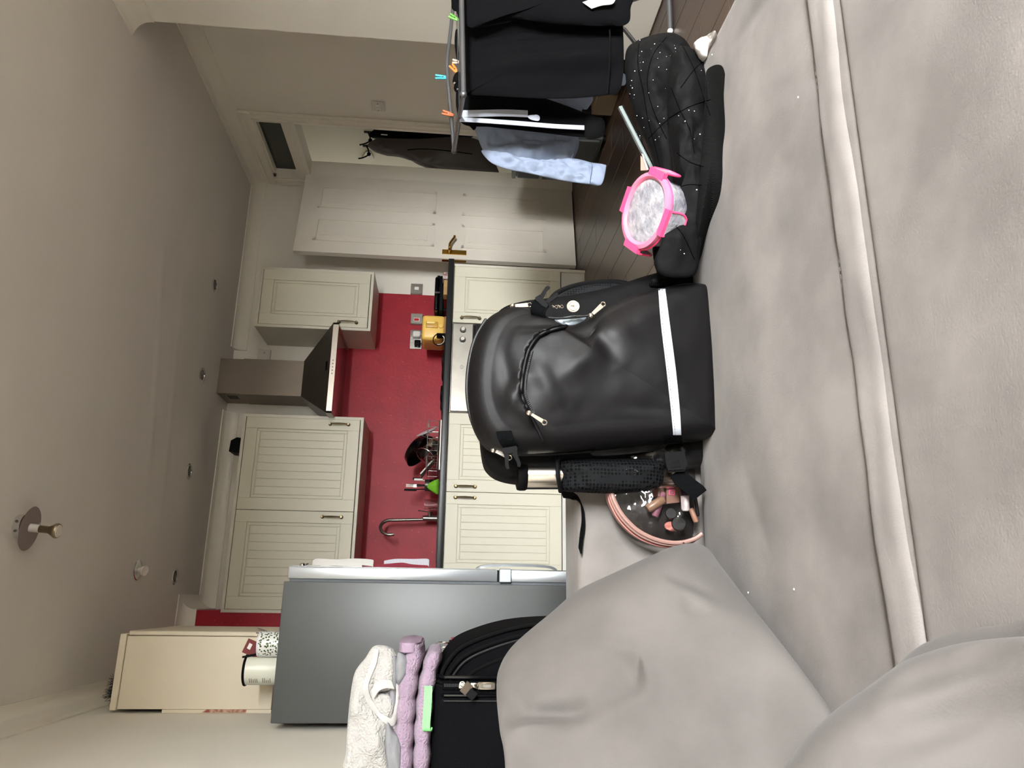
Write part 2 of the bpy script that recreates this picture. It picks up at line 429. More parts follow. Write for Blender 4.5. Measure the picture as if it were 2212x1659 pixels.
MB().box(XR+0.03, XR+0.036, DY0+0.035, DY1-0.045, 2.045, DZ-0.02).build('pane', M_dglass, df)
# door leaf, standing open
hx, hy = 2.985, 4.925; ex, ey = 2.292, 4.772
d_ = Vector((ex-hx, ey-hy, 0)); W = d_.length; d_.normalize(); nn = Vector((-d_.y, d_.x, 0))
if nn.y > 0: nn = -nn
H = 1.985
def DP(u, z, t): return Vector((hx, hy, 0))+d_*u+Vector((0, 0, z))+nn*t
def dbox(b, u0, u1, z0, z1, t0, t1):
    P = [DP(u0, z0, t0), DP(u1, z0, t0), DP(u1, z0, t1), DP(u0, z0, t1), DP(u0, z1, t0), DP(u1, z1, t0), DP(u1, z1, t1), DP(u0, z1, t1)]
    return b.add(P, [(3,2,1,0),(4,5,6,7),(0,1,5,4),(1,2,6,5),(2,3,7,6),(3,0,4,7)])
M_door = mat('white_panelled_door', (226, 219, 206), 0.42, var=0.03, vscale=5)
dr = thing('door_1', None, None, (hx, hy, 0), kind='structure')
dbox(MB(), 0, W, 0.008, H, -0.04, 0).build('leaf', M_door, dr)
for (u0, u1, z0, z1) in ((0.10, W/2-0.045, 1.02, H-0.12), (W/2+0.045, W-0.10, 1.02, H-0.12), (0.10, W/2-0.045, 0.22, 0.83), (W/2+0.045, W-0.10, 0.22, 0.83)):
    b = MB(); w_ = 0.022
    dbox(b, u0, u1, z0, z0+w_, 0, 0.006); dbox(b, u0, u1, z1-w_, z1, 0, 0.006); dbox(b, u0, u0+w_, z0, z1, 0, 0.006); dbox(b, u1-w_, u1, z0, z1, 0, 0.006)
    dbox(b, u0+0.05, u1-0.05, z0+0.05, z1-0.05, 0, 0.004)
    b.build('panel', M_door, dr)
hz = 0.89
b = MB(); dbox(b, W-0.075, W-0.038, hz-0.10, hz+0.07, 0, 0.007); pl = b.build('handle_plate', M_gold, dr, label='polished brass handle plate')
p_ = [DP(W-0.056, hz+0.02, 0.007), DP(W-0.056, hz+0.02, 0.035), DP(W-0.06, hz+0.02, 0.05), DP(W-0.09, hz+0.018, 0.054), DP(W-0.12, hz+0.005, 0.054), DP(W-0.15, hz-0.012, 0.054), DP(W-0.165, hz-0.012, 0.05)]
MB().tube(spline(p_, 24, False), [0.011]*6+[0.009]*18, 10).build('lever', M_gold, pl)
b = MB(); dbox(b, W, W+0.002, hz-0.10, hz+0.07, -0.032, -0.010); dbox(b, W, W+0.012, hz-0.01, hz+0.02, -0.028, -0.014); b.build('latch', M_gold, dr)

# ================================================================== KITCHEN
def handle(parent, x, y, z, L=0.115, name='handle'):
    b = MB()
    for s in (-1, 1):
        b.lathe([(0.011, 0), (0.012, 0.004), (0.008, 0.008), (0.006, 0.022), (0.007, 0.026)], (x, y, z+s*L/2), (0, -1, 0), 10)
    b.tube([(x, y-0.022, z-L/2), (x, y-0.03, z-L*0.3), (x, y-0.031, z), (x, y-0.03, z+L*0.3), (x, y-0.022, z+L/2)], [0.003, 0.0045, 0.0058, 0.0045, 0.003], 8)
    return b.build(name, M_brass, parent)
def cab_door(parent, x0, x1, z0, z1, yf, boards, hside, hz, fw=0.072):
    """framed door; yf is its front face. boards: number of vertical boards in the panel, 0 for a plain raised panel"""
    g = 0.0015; x0 += g; x1 -= g; z0 += g; z1 -= g; t = 0.018
    b = MB().box(x0, x1, yf+0.008, yf+t, z0, z1)
    for q in ((x0, x0+fw, z0, z1), (x1-fw, x1, z0, z1), (x0+fw, x1-fw, z0, z0+fw), (x0+fw, x1-fw, z1-fw, z1)):
        b.rbox(q[0], q[1], yf, yf+0.010, q[2], q[3], 0.0016, 1)
    dr = b.build('door', M_cream, parent, 30)
    b = MB(); a0, a1, c0, c1 = x0+fw+0.003, x1-fw-0.003, z0+fw+0.003, z1-fw-0.003; w_ = 0.016
    for q in ((a0, a0+w_, c0, c1), (a1-w_, a1, c0, c1), (a0+w_, a1-w_, c0, c0+w_), (a0+w_, a1-w_, c1-w_, c1)):
        b.rbox(q[0], q[1], yf+0.0025, yf+0.010, q[2], q[3], 0.002, 1)
    b.build('moulding', M_cream, dr, 30)
    a0 += w_+0.002; a1 -= w_+0.002; c0 += w_+0.002; c1 -= w_+0.002
    if boards:
        bw = (a1-a0)/boards
        me = None
        for i in range(boards):
            bb = MB().rbox(a0+i*bw+0.0012, a0+(i+1)*bw-0.0012, yf+0.004, yf+0.010, c0, c1, 0.002, 1)
            bb.build('board', M_cream, dr, 30)
    else:
        MB().rbox(a0+0.002, a1-0.002, yf+0.003, yf+0.010, c0+0.002, c1-0.002, 0.003, 1).build('panel', M_cream, dr, 30)
    if hside: handle(dr, (x0+0.032) if hside < 0 else (x1-0.032), yf, hz)
    return dr
YU, YC = 4.70, 4.48           # door faces of wall and base units
def wall_unit(label, x0, x1, doors, boards, hs):
    t = thing('wall_cabinet', label, 'cabinet', ((x0+x1)/2, YU, 1.41), 'kitchen wall units')
    b = MB(); a = 0.018
    b.box(x0-a, x0, YU+0.004, YB, 1.412, 2.165); b.box(x1, x1+a, YU+0.004, YB, 1.412, 2.165)
    b.box(x0, x1, YU+0.004, YB, 1.412, 1.430); b.box(x0, x1, YU+0.004, YB, 2.147, 2.165); b.box(x0, x1, YB-0.02, YB, 1.43, 2.147)
    b.build('carcass', M_carc, t, 0)
    w_ = (x1-x0)/doors
    for i in range(doors): cab_door(t, x0+i*w_, x0+(i+1)*w_, 1.433, 2.144, YU, boards, hs, 1.433+0.13)
    return t
wall_unit('single cream wall cabinet right of the extractor hood', 1.721, 2.112, 1, 0, -1)
wall_unit('double cream boarded wall cabinet left of the extractor hood', -0.078, 1.093, 2, 8, 1)
# base units
def base_unit(label, x0, x1, doors, boards, hss, fw=0.072, side=False):
    t = thing('base_cabinet', label, 'cabinet', ((x0+x1)/2, YC, 0), 'kitchen base units')
    b = MB()
    b.box(x0, x1, YC+0.020, YB-0.01, 0.165, 0.871)
    if side: b.box(x1, x1+0.018, YC+0.002, YB-0.005, 0.0, 0.871)
    b.build('carcass', M_carc, t, 0)
    MB().box(x0, x1, YC+0.022, YC+0.038, 0.0, 0.158).build('plinth', M_plinth, t, 0)
    w_ = (x1-x0)/doors
    for i in range(doors): cab_door(t, x0+i*w_, x0+(i+1)*w_, 0.165, 0.868, YC, boards, hss[i], 0.868-0.115, fw)
    return t
base_unit('narrow cream base cabinet at the right end of the worktop', 1.706, 2.102, 1, 0, (-1,), side=True)
base_unit('double cream boarded base cabinet under the sink', 0.128, 1.110, 2, 7, (1, -1))
wk = MB().rbox(-0.46, 2.145, YC-0.022, YB-0.006, 0.872, 0.910, 0.004, 2)
wk.top('worktop', M_work, 'long black kitchen worktop running along the red splashback', 'worktop')
# oven
ov = thing('built_in_oven', 'stainless steel built-in oven with two round knobs under the worktop', 'oven', (1.408, YC, 0))
MB().box(1.115, 1.701, YC+0.012, YB-0.05, 0.16, 0.868).build('body', M_steeldk, ov, 0)
M_oven = mat('stainless_oven_front', (158, 154, 146), 0.3, 0.9, var=0.12, vscale=12)
op = MB().rbox(1.118, 1.698, YC-0.004, YC+0.012, 0.735, 0.864, 0.003, 1).build('control_panel', M_oven, ov)
MB().box(1.118, 1.698, YC-0.006, YC+0.012, 0.728, 0.7335).build('trim_strip', M_blackgl, ov)
MB().rbox(1.118, 1.698, YC-0.01, YC+0.012, 0.20, 0.726, 0.004, 1).build('oven_door', M_blackgl, ov)
b = MB().tube([(1.17, YC-0.045, 0.68), (1.64, YC-0.045, 0.68)], 0.009, 10)
for x in (1.19, 1.62): b.tube([(x, YC-0.01, 0.68), (x, YC-0.045, 0.68)], 0.006, 8)
b.build('oven_handle', M_chrome, ov)
MB().box(1.112, 1.702, YC+0.0215, YC+0.038, 0, 0.158).build('plinth', M_plinth, ov, 0)
for x in (1.655, 1.590):
    k = MB().lathe([(0.019, 0), (0.020, 0.004), (0.0165, 0.008), (0.0155, 0.024), (0.012, 0.027)], (x, YC-0.004, 0.800), (0, -1, 0), 18).build('knob', M_chrome, op)
b = MB().tube(arc((1.408, YC-0.0045, 0.800), 0.009, 0, 2*PI, 17, (1.4, 0, 0), (0, 0, 1))[:-1], 0.0012, 5, closed=True); b.tube([(1.402, YC-0.0045, 0.800), (1.414, YC-0.0045, 0.800)], 0.0012, 5); b.build('badge', M_steeldk, op)
# hob
hb = thing('gas_hob', 'low black hob let into the worktop under the hood', 'hob', (1.41, 4.76, 0.910))
MB().rbox(1.125, 1.640, 4.52, 5.02, 0.910, 0.917, 0.003, 1).build('hob_plate', M_blackgl, hb)
for (x, y, r) in ((1.27, 4.64, 0.055), (1.50, 4.64, 0.045), (1.27, 4.90, 0.045), (1.50, 4.90, 0.065)):
    MB().lathe([(r, 0), (r, 0.008), (r*0.7, 0.012)], (x, y, 0.917), (0, 0, 1), 18).build('burner', M_black, hb)
# extractor hood
ho = thing('extractor_hood', 'stainless steel chimney extractor hood over the hob', 'extractor hood', (1.408, 4.84, 1.60))
hx0, hx1, hy0 = 1.104, 1.704, 4.575
MB().box(hx0, hx1, hy0, hy0+0.012, 1.600, 1.634).box(hx0, hx0+0.012, hy0, YB-0.002, 1.600, 1.634).box(hx1-0.012, hx1, hy0, YB-0.002, 1.600, 1.634).build('rim', mat('hood_rim_steel', (182, 174, 164), 0.3, 0.9), ho, 0)
cx0, cx1, cy0 = 1.268, 1.512, 4.82
B0 = [V(hx0, hy0, 1.634), V(hx1, hy0, 1.634), V(hx1, YB-0.002, 1.634), V(hx0, YB-0.002, 1.634)]
T0 = [V(cx0, cy0, 1.846), V(cx1, cy0, 1.846), V(cx1, YB-0.002, 1.846), V(cx0, YB-0.002, 1.846)]
MB().add(B0+T0, [(0,1,5,4),(1,2,6,5),(2,3,7,6),(3,0,4,7),(4,5,6,7)]).build('canopy', mat('hood_canopy_steel', (108, 102, 94), 0.36, 0.9, var=0.06, vscale=6), ho, 0)
MB().box(hx0+0.012, hx1-0.012, hy0+0.012, YB-0.002, 1.608, 1.616).build('underside', mat('hood_underside_steel', (170, 164, 160), 0.16, 1.0), ho, 0)
M_chim = mat('chimney_steel', (128, 118, 106), 0.45, 0.6, var=0.08, vscale=5)
MB().box(cx0, cx1, cy0, YB-0.002, 1.846, 2.24).build('lower_chimney', M_chim, ho, 0)
MB().box(cx0+0.003, cx1-0.003, cy0+0.003, YB-0.002, 2.24, ZC-0.001).build('upper_chimney', M_chim, ho, 0)
b = MB()
for k in range(5): b.box(cx0+0.0015, cx0+0.004, 4.88, 4.97, 2.275+k*0.013, 2.282+k*0.013)
b.build('vent_slots', M_black, ho)
for k in range(5):
    MB().lathe([(0.0045, 0), (0.0045, 0.003)], (1.36+k*0.022, hy0, 1.617), (0, -1, 0), 10).build('button', M_steeldk, ho)
lg = MB(); c0 = V(1.418, 4.606, 1.660); lg.obox(c0+V(0, -0.003, 0.001), (0.030, 0, 0), (0, 0.006, 0.0052), (0, -0.0008, 0.001)); lg.build('badge', M_black, ho)
# wall plates
def plate(label, x, z, w, h, m, y=YB-0.004, th=0.009):
    t = thing('wall_plate', label, 'switch', (x, y, z), 'plates on the back wall')
    MB().rbox(x-w/2, x+w/2, y-th, y, z-h/2, z+h/2, 0.002, 1).build('plate', m, t)
    return t
t = plate('steel light switch on white wall right of the splashback', 2.183, 1.141, 0.086, 0.086, M_steel, YB)
MB().rbox(2.175, 2.200, YB-0.014, YB-0.009, 1.125, 1.157, 0.002, 1).build('rocker', M_white, t)
MB().box(2.141, 2.150, YB-0.011, YB-0.008, 1.099, 1.183).build('bright_edge', M_chrome, t)
t = plate('steel cooker switch with a red rocker on the splashback', 1.947, 1.129, 0.086, 0.086, M_steel)
MB().rbox(1.927, 1.955, YB-0.017, YB-0.013, 1.107, 1.151, 0.001, 1).build('rocker_frame', M_white, t)
MB().rbox(1.932, 1.950, YB-0.020, YB-0.016, 1.112, 1.146, 0.001, 1).build('rocker', mat('red_rocker', (205, 22, 34), 0.3), t)
MB().box(1.905, 1.913, YB-0.015, YB-0.012, 1.087, 1.171).build('bright_edge', M_chrome, t)
t = plate('chrome double socket on the splashback with two plugs in it', 1.790, 1.126, 0.147, 0.086, M_chrome)
for x in (1.80, 1.775): MB().rbox(x-0.006, x+0.006, YB-0.018, YB-0.012, 1.150, 1.166, 0.001, 1).build('rocker', M_white, t)
t = thing('mains_plug', 'white mains plug in the double socket', 'plug', (1.823, YB-0.03, 1.12))
MB().rbox(1.800, 1.846, YB-0.045, YB-0.0135, 1.095, 1.150, 0.01, 3).build('body', M_white, t)
MB().tube(spline([(1.823, YB-0.03, 1.096), (1.823, YB-0.035, 1.07), (1.81, YB-0.05, 1.02), (1.80, YB-0.06, 0.95), (1.80, YB-0.08, 0.913)], 16, False), 0.003, 6).build('flex', M_white, t)
t = thing('mains_plug', 'black mains plug in the double socket', 'plug', (1.755, YB-0.03, 1.11))
MB().rbox(1.735, 1.778, YB-0.045, YB-0.0135, 1.090, 1.135, 0.008, 2).build('body', M_black, t)
MB().tube(spline([(1.756, YB-0.03, 1.09), (1.756, YB-0.035, 1.06), (1.76, YB-0.05, 1.0), (1.765, YB-0.06, 0.94), (1.77, YB-0.08, 0.913)], 16, False), 0.003, 6).build('flex', M_black, t)
t = thing('junction_box', 'small white spur box on the wall beside the hood chimney', 'socket', (1.60, YB, 2.174))
MB().rbox(1.575, 1.662, YB-0.03, YB, 2.132, 2.216, 0.005, 2).build('box', mat('off_white_box', (214, 208, 194), 0.5), t)
MB().lathe([(0.004, 0), (0.004, 0.002)], (1.635, YB-0.03, 2.174), (0, -1, 0), 8).build('screw', M_steeldk, t)
# things on the worktop, right of the hob
M_yel = mat('yellow_enamel', (242, 198, 100), 0.35)
t = thing('toaster', 'yellow toaster standing below the double socket', 'toaster', (1.735, 4.78, 0.91))
MB().rbox(1.648, 1.822, 4.66, 4.90, 0.918, 1.070, 0.022, 3).build('body', M_yel, t)
MB().rbox(1.652, 1.818, 4.664, 4.896, 0.910, 0.926, 0.004, 1).build('base', mat('toaster_base', (150, 106, 60), 0.5), t)
lv = MB().rbox(1.728, 1.772, 4.651, 4.662, 0.965, 1.045, 0.004, 2).build('lever_track', mat('yellow_dark', (206, 156, 60), 0.35), t)
MB().rbox(1.752, 1.768, 4.640, 4.655, 0.985, 1.040, 0.004, 2).build('lever', mat('yellow_pale', (250, 222, 140), 0.35), t)
MB().lathe([(0.018, 0), (0.018, 0.006), (0.013, 0.010)], (1.746, 4.66, 0.945), (0, -1, 0), 18).build('dial', M_yel, t)
for y in (4.73, 4.82): MB().box(1.675, 1.795, y-0.013, y+0.013, 1.0695, 1.0715).build('slot', M_black, t)
t = thing('power_lead', 'coiled black power lead lying beside the toaster', 'cable', (1.62, 4.62, 0.91))
b = MB().tube(arc((1.628, 4.60, 0.951), 0.040, 0, 2*PI, 33, (1, 0, 0), (0, 0.25, 1))[:-1], 0.0035, 7, closed=True); b.build('loop', M_black, t)
MB().tube(arc((1.628, 4.607, 0.951), 0.034, PI*0.9, 2*PI, 20, (1, 0, 0), (0, 0.25, 1)), 0.003, 7).build('white_loop', M_white, t)
b = MB()
for k in range(7): b.tube(arc((1.660, 4.615, 0.916+k*0.008), 0.013, 0, 2*PI, 13, (1, 0, 0), (0, 1, 0))[:-1], 0.0055, 6, closed=True)
b.build('coil', M_black, t)
t = thing('contact_grill', 'flat black electric grill with a silver clasp at the end of the worktop', 'grill', (2.0, 4.78, 0.91))
MB().rbox(1.830, 2.085, 4.60, 4.95, 0.935, 0.963, 0.01, 2).build('base_plate', M_black, t)
MB().rbox(1.835, 2.080, 4.605, 4.945, 0.966, 0.996, 0.014, 3).build('lid_plate', M_blackgl, t)
MB().rbox(2.070, 2.130, 4.70, 4.78, 0.962, 0.985, 0.006, 2).build('grip', M_black, t)
MB().rbox(1.950, 1.964, 4.592, 4.602, 0.958, 0.992, 0.002, 1).build('clasp', M_chrome, t)
for x in (1.85, 2.065):
    for y in (4.63, 4.92): MB().lathe([(0.008, 0), (0.01, 0.026)], (x, y, 0.910), (0, 0, 1), 8).build('foot', M_black, t)
MB().rbox(1.905, 2.010, 4.50, 4.585, 0.910, 0.936, 0.003, 1).top('wooden_board', mat('pale_wood', (176, 138, 88), 0.6, var=0.2, vscale=30), 'small pale wooden board lying in front of the black grill', 'board')
MB().rbox(2.015, 2.065, 4.50, 4.58, 0.910, 0.944, 0.006, 2).top('spice_packet', mat('patterned_foil', (120, 70, 66), 0.4, var=0.5, vscale=60, col2=(206, 200, 196)), 'small patterned packet on the worktop near its right end', 'packet')
# dish rack with crockery
t = thing('dish_rack', 'chrome wire dish rack standing left of the hob', 'dish rack', (0.93, 4.78, 0.91))
rx0, rx1, ry0, ry1 = 0.78, 1.085, 4.62, 4.94
for z, r in ((0.930, 0.003), (0.998, 0.004)):
    MB().tube([(rx0, ry0, z), (rx1, ry0, z), (rx1, ry1, z), (rx0, ry1, z)], r, 6, closed=True).build('rail', M_chrome, t)
for k in range(9):
    x = rx0+(rx1-rx0)*k/8
    MB().tube([(x, ry0, 0.998), (x, ry0, 0.930), (x, ry1, 0.930), (x, ry1, 0.998)], 0.0018, 5).build('wire', M_chrome, t)
MB().rbox(rx0-0.01, rx1+0.01, ry0-0.01, ry1+0.01, 0.910, 0.922, 0.003, 1).build('drip_tray', M_steeldk, t)
t = thing('frying_pan', 'black frying pan leaning upside down in the dish rack', 'pan', (0.90, 4.74, 0.95))
ax = V(-0.62, -0.25, -0.74).normalized()
pc = V(0.925, 4.76, 1.058)
MB().lathe([(0.0, -0.030), (0.085, -0.030), (0.105, -0.018), (0.118, 0.018), (0.120, 0.022), (0.116, 0.022), (0.102, -0.014), (0.082, -0.026), (0.0, -0.026)], pc, ax, 32).build('bowl', M_blackgl, t)
hp = pc+V(-0.02, -0.10, 0.03)
MB().tube([hp, hp+V(-0.01, -0.04, -0.012), hp+V(-0.03, -0.10, -0.05)], [0.011, 0.012, 0.010], 10).build('handle', M_black, t)
t = thing('chopping_board', 'thin pale chopping board leaning in the dish rack', 'board', (0.80, 4.76, 0.93))
MB().obox((0.800, 4.74, 0.992), (0.062*0.80, 0, -0.062*0.72*0.9), (0, 0.085, 0), (0.0035*0.72, 0, 0.0035*0.8)).build('board', mat('pale_board', (206, 198, 188), 0.5), t)
t = thing('glass_lid', 'round glass saucepan lid leaning in the dish rack', 'lid', (0.86, 4.70, 0.93))
ax = V(-0.75, -0.45, 0.48).normalized()
M_glass = mat('clear_glass', (245, 248, 248), 0.03, trans=1.0, ior=1.45)
MB().lathe([(0.066, 0.0), (0.064, 0.004), (0.045, 0.014), (0.015, 0.020), (0.013, 0.018), (0.043, 0.011), (0.062, 0.001)], (0.865, 4.665, 1.005), ax, 24).build('dome', M_glass, t)
MB().tube([V(0.865, 4.665, 1.005)+q for q in arc((0,0,0), 0.067, 0, 2*PI, 25, ax.orthogonal().normalized(), ax.cross(ax.orthogonal()).normalized())[:-1]], 0.003, 6, closed=True).build('rim', M_chrome, t)
t = thing('dinner_plate', 'white plate standing at the right end of the dish rack', 'plate', (1.03, 4.78, 0.93))
ax = V(0.86, -0.28, 0.42).normalized()
MB().lathe([(0, 0), (0.045, 0), (0.075, 0.010), (0.076, 0.013), (0.044, 0.004), (0, 0.004)], (1.035, 4.77, 1.005), ax, 28).build('dish', mat('white_china', (224, 224, 222), 0.2), t)
t = thing('saucepan', 'small steel saucepan lying in the dish rack', 'pan', (0.93, 4.70, 0.93))
MB().lathe([(0, 0), (0.045, 0), (0.05, 0.006), (0.05, 0.06), (0.046, 0.06), (0.046, 0.008), (0, 0.006)], (0.955, 4.69, 0.955), (-0.8, -0.3, 0.35), 24).build('bowl', M_chrome, t)
t = thing('cutlery_holder', 'slotted steel cutlery holder beside the dish rack', 'cutlery holder', (0.70, 4.78, 0.91))
MB().lathe([(0.036, 0.0), (0.038, 0.008), (0.038, 0.09), (0.040, 0.095), (0.035, 0.095), (0.034, 0.010), (0, 0.008)], (0.70, 4.80, 0.911), (0, 0, 1), 20).build('cup', M_steel, t)
b = MB()
for k in range(10):
    a = PI+PI*k/9
    for z in (0.935, 0.965): b.obox((0.70+0.0383*math.cos(a), 4.80+0.0383*math.sin(a), z), (0.003*-math.sin(a), 0.003*math.cos(a), 0), (0.0006*math.cos(a), 0.0006*math.sin(a), 0), (0, 0, 0.011))
b.build('slots', M_black, t)
def cutlery(label, x, y, tilt, z1, kind, m):
    g = thing(kind, label, 'cutlery', (x, y, 0.92), 'cutlery in the steel holder')
    tip = V(x+tilt, y-0.01, z1); base = V(x, y, 0.925)
    MB().tube([base, base.lerp(tip, 0.7)], 0.0035, 6).build('stem', m, g)
    d = (tip-base).normalized()
    if kind == 'fork':
        for k in (-1.5, -0.5, 0.5, 1.5): MB().tube([base.lerp(tip, 0.72)+V(k*0.0045, 0, 0), tip+V(k*0.0055, 0, 0)], 0.0014, 5).build('tine', m, g)
        MB().obox(base.lerp(tip, 0.71), (0.009, 0, 0), (0, 0.0014, 0), (0, 0, 0.010)).build('neck', m, g)
    else: MB().rbox(tip.x-0.007, tip.x+0.007, tip.y-0.003, tip.y+0.003, base.lerp(tip, 0.62).z, tip.z, 0.0028, 2).build('grip', m, g)
cutlery('steel fork standing tines up in the cutlery holder', 0.690, 4.785, 0.002, 1.125, 'fork', M_steel)
cutlery('black handled knife standing in the cutlery holder', 0.703, 4.80, -0.005, 1.105, 'knife', M_black)
cutlery('second black handled knife at the left of the cutlery holder', 0.680, 4.81, -0.012, 1.137, 'knife', M_black)
cutlery('black spatula standing at the right of the cutlery holder', 0.718, 4.80, 0.022, 1.085, 'spatula', M_black)
cutlery('white handled knife standing in the cutlery holder', 0.722, 4.785, 0.010, 1.075, 'knife', M_white)
b = MB(); puff(b, [V(0.62, 4.60, 0.915), V(0.632, 4.59, 0.955), V(0.655, 4.585, 0.985), V(0.682, 4.59, 0.975), V(0.702, 4.60, 0.945), V(0.706, 4.60, 0.914)], (0, -1, 0.1), 0.028, 0.02, rings=6, n=40, noise_amp=0.006, nscale=40)
b.top('green_cloth', mat('lime_green_cloth', (112, 176, 36), 0.8, bump=0.3, bscale=120), 'crumpled lime green cloth on the worktop by the cutlery', 'cloth')
b = MB().lathe([(0.026, 0), (0.030, 0.004), (0.033, 0.095), (0.031, 0.095), (0.028, 0.008), (0, 0.008)], (0.585, 4.86, 0.9105), (0, 0, 1), 22)
b.top('drinking_glass', M_glass, 'clear drinking glass standing upright beside the tap', 'glass')
# tap
t = thing('kitchen_tap', 'brushed steel swan neck tap against the red splashback', 'tap', (0.493, 4.95, 0.91))
MB().lathe([(0.028, 0), (0.028, 0.006), (0.019, 0.010), (0.018, 0.10), (0.016, 0.102)], (0.505, 4.95, 0.9105), (0, 0, 1), 20).build('base', M_steel, t)
pth = [V(0.497, 4.95, 1.0), V(0.492, 4.945, 1.10), V(0.487, 4.94, 1.20)]+arc((0.438, 4.905, 1.215), 0.062, 0, PI*1.12, 16, (0.80, 0.52, 0), (0, 0, 1.05))[1:]
MB().tube(spline(pth, 46, False), 0.0105, 12).build('spout', M_steel, t)
MB().tube([(0.505, 4.95, 0.965), (0.548, 4.94, 0.968)], 0.015, 12).build('valve', M_chrome, t)
MB().tube([(0.545, 4.94, 0.968), (0.552, 4.935, 1.045)], 0.0035, 8).build('lever', M_chrome, t)
MB().tube([(0.22, 4.68, 0.912), (0.66, 4.68, 0.912), (0.66, 4.90, 0.912), (0.22, 4.90, 0.912)], 0.005, 6, closed=True).top('sink_rim', M_steel, 'thin steel rim of the sink let into the worktop', 'sink')
# black object on the wall units
b = MB().prism([V(0.865, 4.78, 2.1655), V(0.965, 4.78, 2.1655), V(0.972, 4.78, 2.212), V(0.95, 4.78, 2.247), V(0.88, 4.78, 2.252), V(0.872, 4.78, 2.20)], (0, 0.14, 0))
b.top('speaker_box', M_black, 'small black box lying on top of the boarded wall cabinet', 'box')

# ================================================================== FRIDGE AND WHAT IS ON IT
fy0, fy1 = 3.0, 3.58
t = thing('fridge_freezer', 'graphite grey fridge freezer with silver door edges by the left wall', 'fridge', (-0.16, 3.29, 0))
MB().rbox(-0.445, 0.056, fy0, fy1, 0.02, 1.473, 0.004, 2).build('body', M_fridge, t)
MB().box(-0.42, 0.05, fy0+0.03, fy1-0.03, 0.0, 0.02).build('feet', M_black, t)
MB().box(0.056, 0.066, fy0+0.012, fy1-0.012, 0.05, 1.455).build('door_seal', mat('grey_door_seal', (92, 96, 100), 0.6), t)
for z0, z1 in ((0.045, 0.636), (0.652, 1.462)):
    d = MB().rbox(0.066, 0.112, fy0+0.002, fy1-0.002, z0, z1, 0.006, 2).build('door', M_silver, t)
    MB().box(0.1115, 0.1145, fy0+0.012, fy1-0.012, z0+0.008, z1-0.008).build('door_skin', mat('dark_silver_skin', (110, 112, 114), 0.3, 0.6), d)
hb_ = MB().rbox(0.064, 0.116, fy0-0.012, fy0+0.02, 0.600, 0.648, 0.003, 1); hb_.build('hinge_cover', M_silver, t)
MB().box(0.070, 0.110, fy0-0.006, fy0+0.02, 0.638, 0.655).build('hinge_pin', M_black, t)
b = MB(); pts = [V(0.1145, 3.06, 0.735), V(0.128, 3.05, 0.70), V(0.134, 3.045, 0.575), V(0.130, 3.05, 0.45), V(0.117, 3.06, 0.412)]
b.ribbon(spline(pts, 24, False), (0.002, 0.014, 0), 0.005); b.build('handle', M_silver, t)
def sheet(name, label, pts, m, cat='paper', wv=(0, 0.05, 0)):
    b = MB().ribbon(spline(pts, 18, False), wv, 0.0006); return b.top(name, m, label, cat)
sheet('paper_sheet', 'long white folded paper hanging on the fridge door beside the wall unit', [V(0.120, 3.10, 1.39), V(0.134, 3.10, 1.375), V(0.132, 3.10, 1.30), V(0.137, 3.10, 1.22), V(0.134, 3.10, 1.155), V(0.126, 3.10, 1.15)], M_paper, wv=(0.013, 0.006, 0))
sheet('paper_note', 'shorter white folded note under the long paper on the fridge door', [V(0.117, 3.03, 1.345), V(0.126, 3.03, 1.30), V(0.125, 3.03, 1.24), V(0.121, 3.03, 1.185)], M_paper, wv=(0.009, 0.004, 0))
M_prn = mat('printed_leaflet', (226, 224, 232), 0.7)
nt, bs = nodes_of(M_prn); wv = nt.nodes.new('ShaderNodeTexWave'); wv.bands_direction = 'Z'; wv.inputs['Scale'].default_value = 55; wv.inputs['Distortion'].default_value = 0.6
tc = nt.nodes.new('ShaderNodeTexCoord'); nt.links.new(tc.outputs['Object'], wv.inputs[0]); rp = nt.nodes.new('ShaderNodeValToRGB'); rp.color_ramp.elements[0].color = lin((140, 140, 156)); rp.color_ramp.elements[1].color = lin((200, 198, 206)); rp.color_ramp.elements[1].position = 0.4
nt.links.new(wv.outputs['Fac'], rp.inputs[0]); nt.links.new(rp.outputs[0], bs.inputs['Base Color'])
sheet('leaflet', 'printed white leaflet with a dark red block on the fridge door', [V(0.130, 3.09, 1.105), V(0.138, 3.09, 1.06), V(0.139, 3.09, 0.99), V(0.141, 3.09, 0.935), V(0.134, 3.09, 0.925)], M_prn, wv=(0.013, 0.006, 0))
M_dkred = mat('dark_red_card', (122, 22, 44), 0.6)
sheet('red_card', 'dark red card behind the leaflet on the fridge door', [V(0.118, 3.02, 1.13), V(0.123, 3.02, 1.08), V(0.128, 3.025, 1.03), V(0.122, 3.02, 0.99), V(0.119, 3.02, 0.93)], M_dkred, 'card', (0.006, 0.003, 0))
t = thing('fridge_magnet', 'small silver magnet clip near the top of the fridge door', 'magnet', (0.12, 3.06, 1.41))
MB().lathe([(0.011, 0), (0.011, 0.008), (0.006, 0.012)], (0.1146, 3.06, 1.418), (1, 0, 0.2), 12).build('disc', M_chrome, t)
MB().tube([(0.12, 3.06, 1.41), (0.126, 3.055, 1.395)], 0.003, 6).build('clip', M_chrome, t)
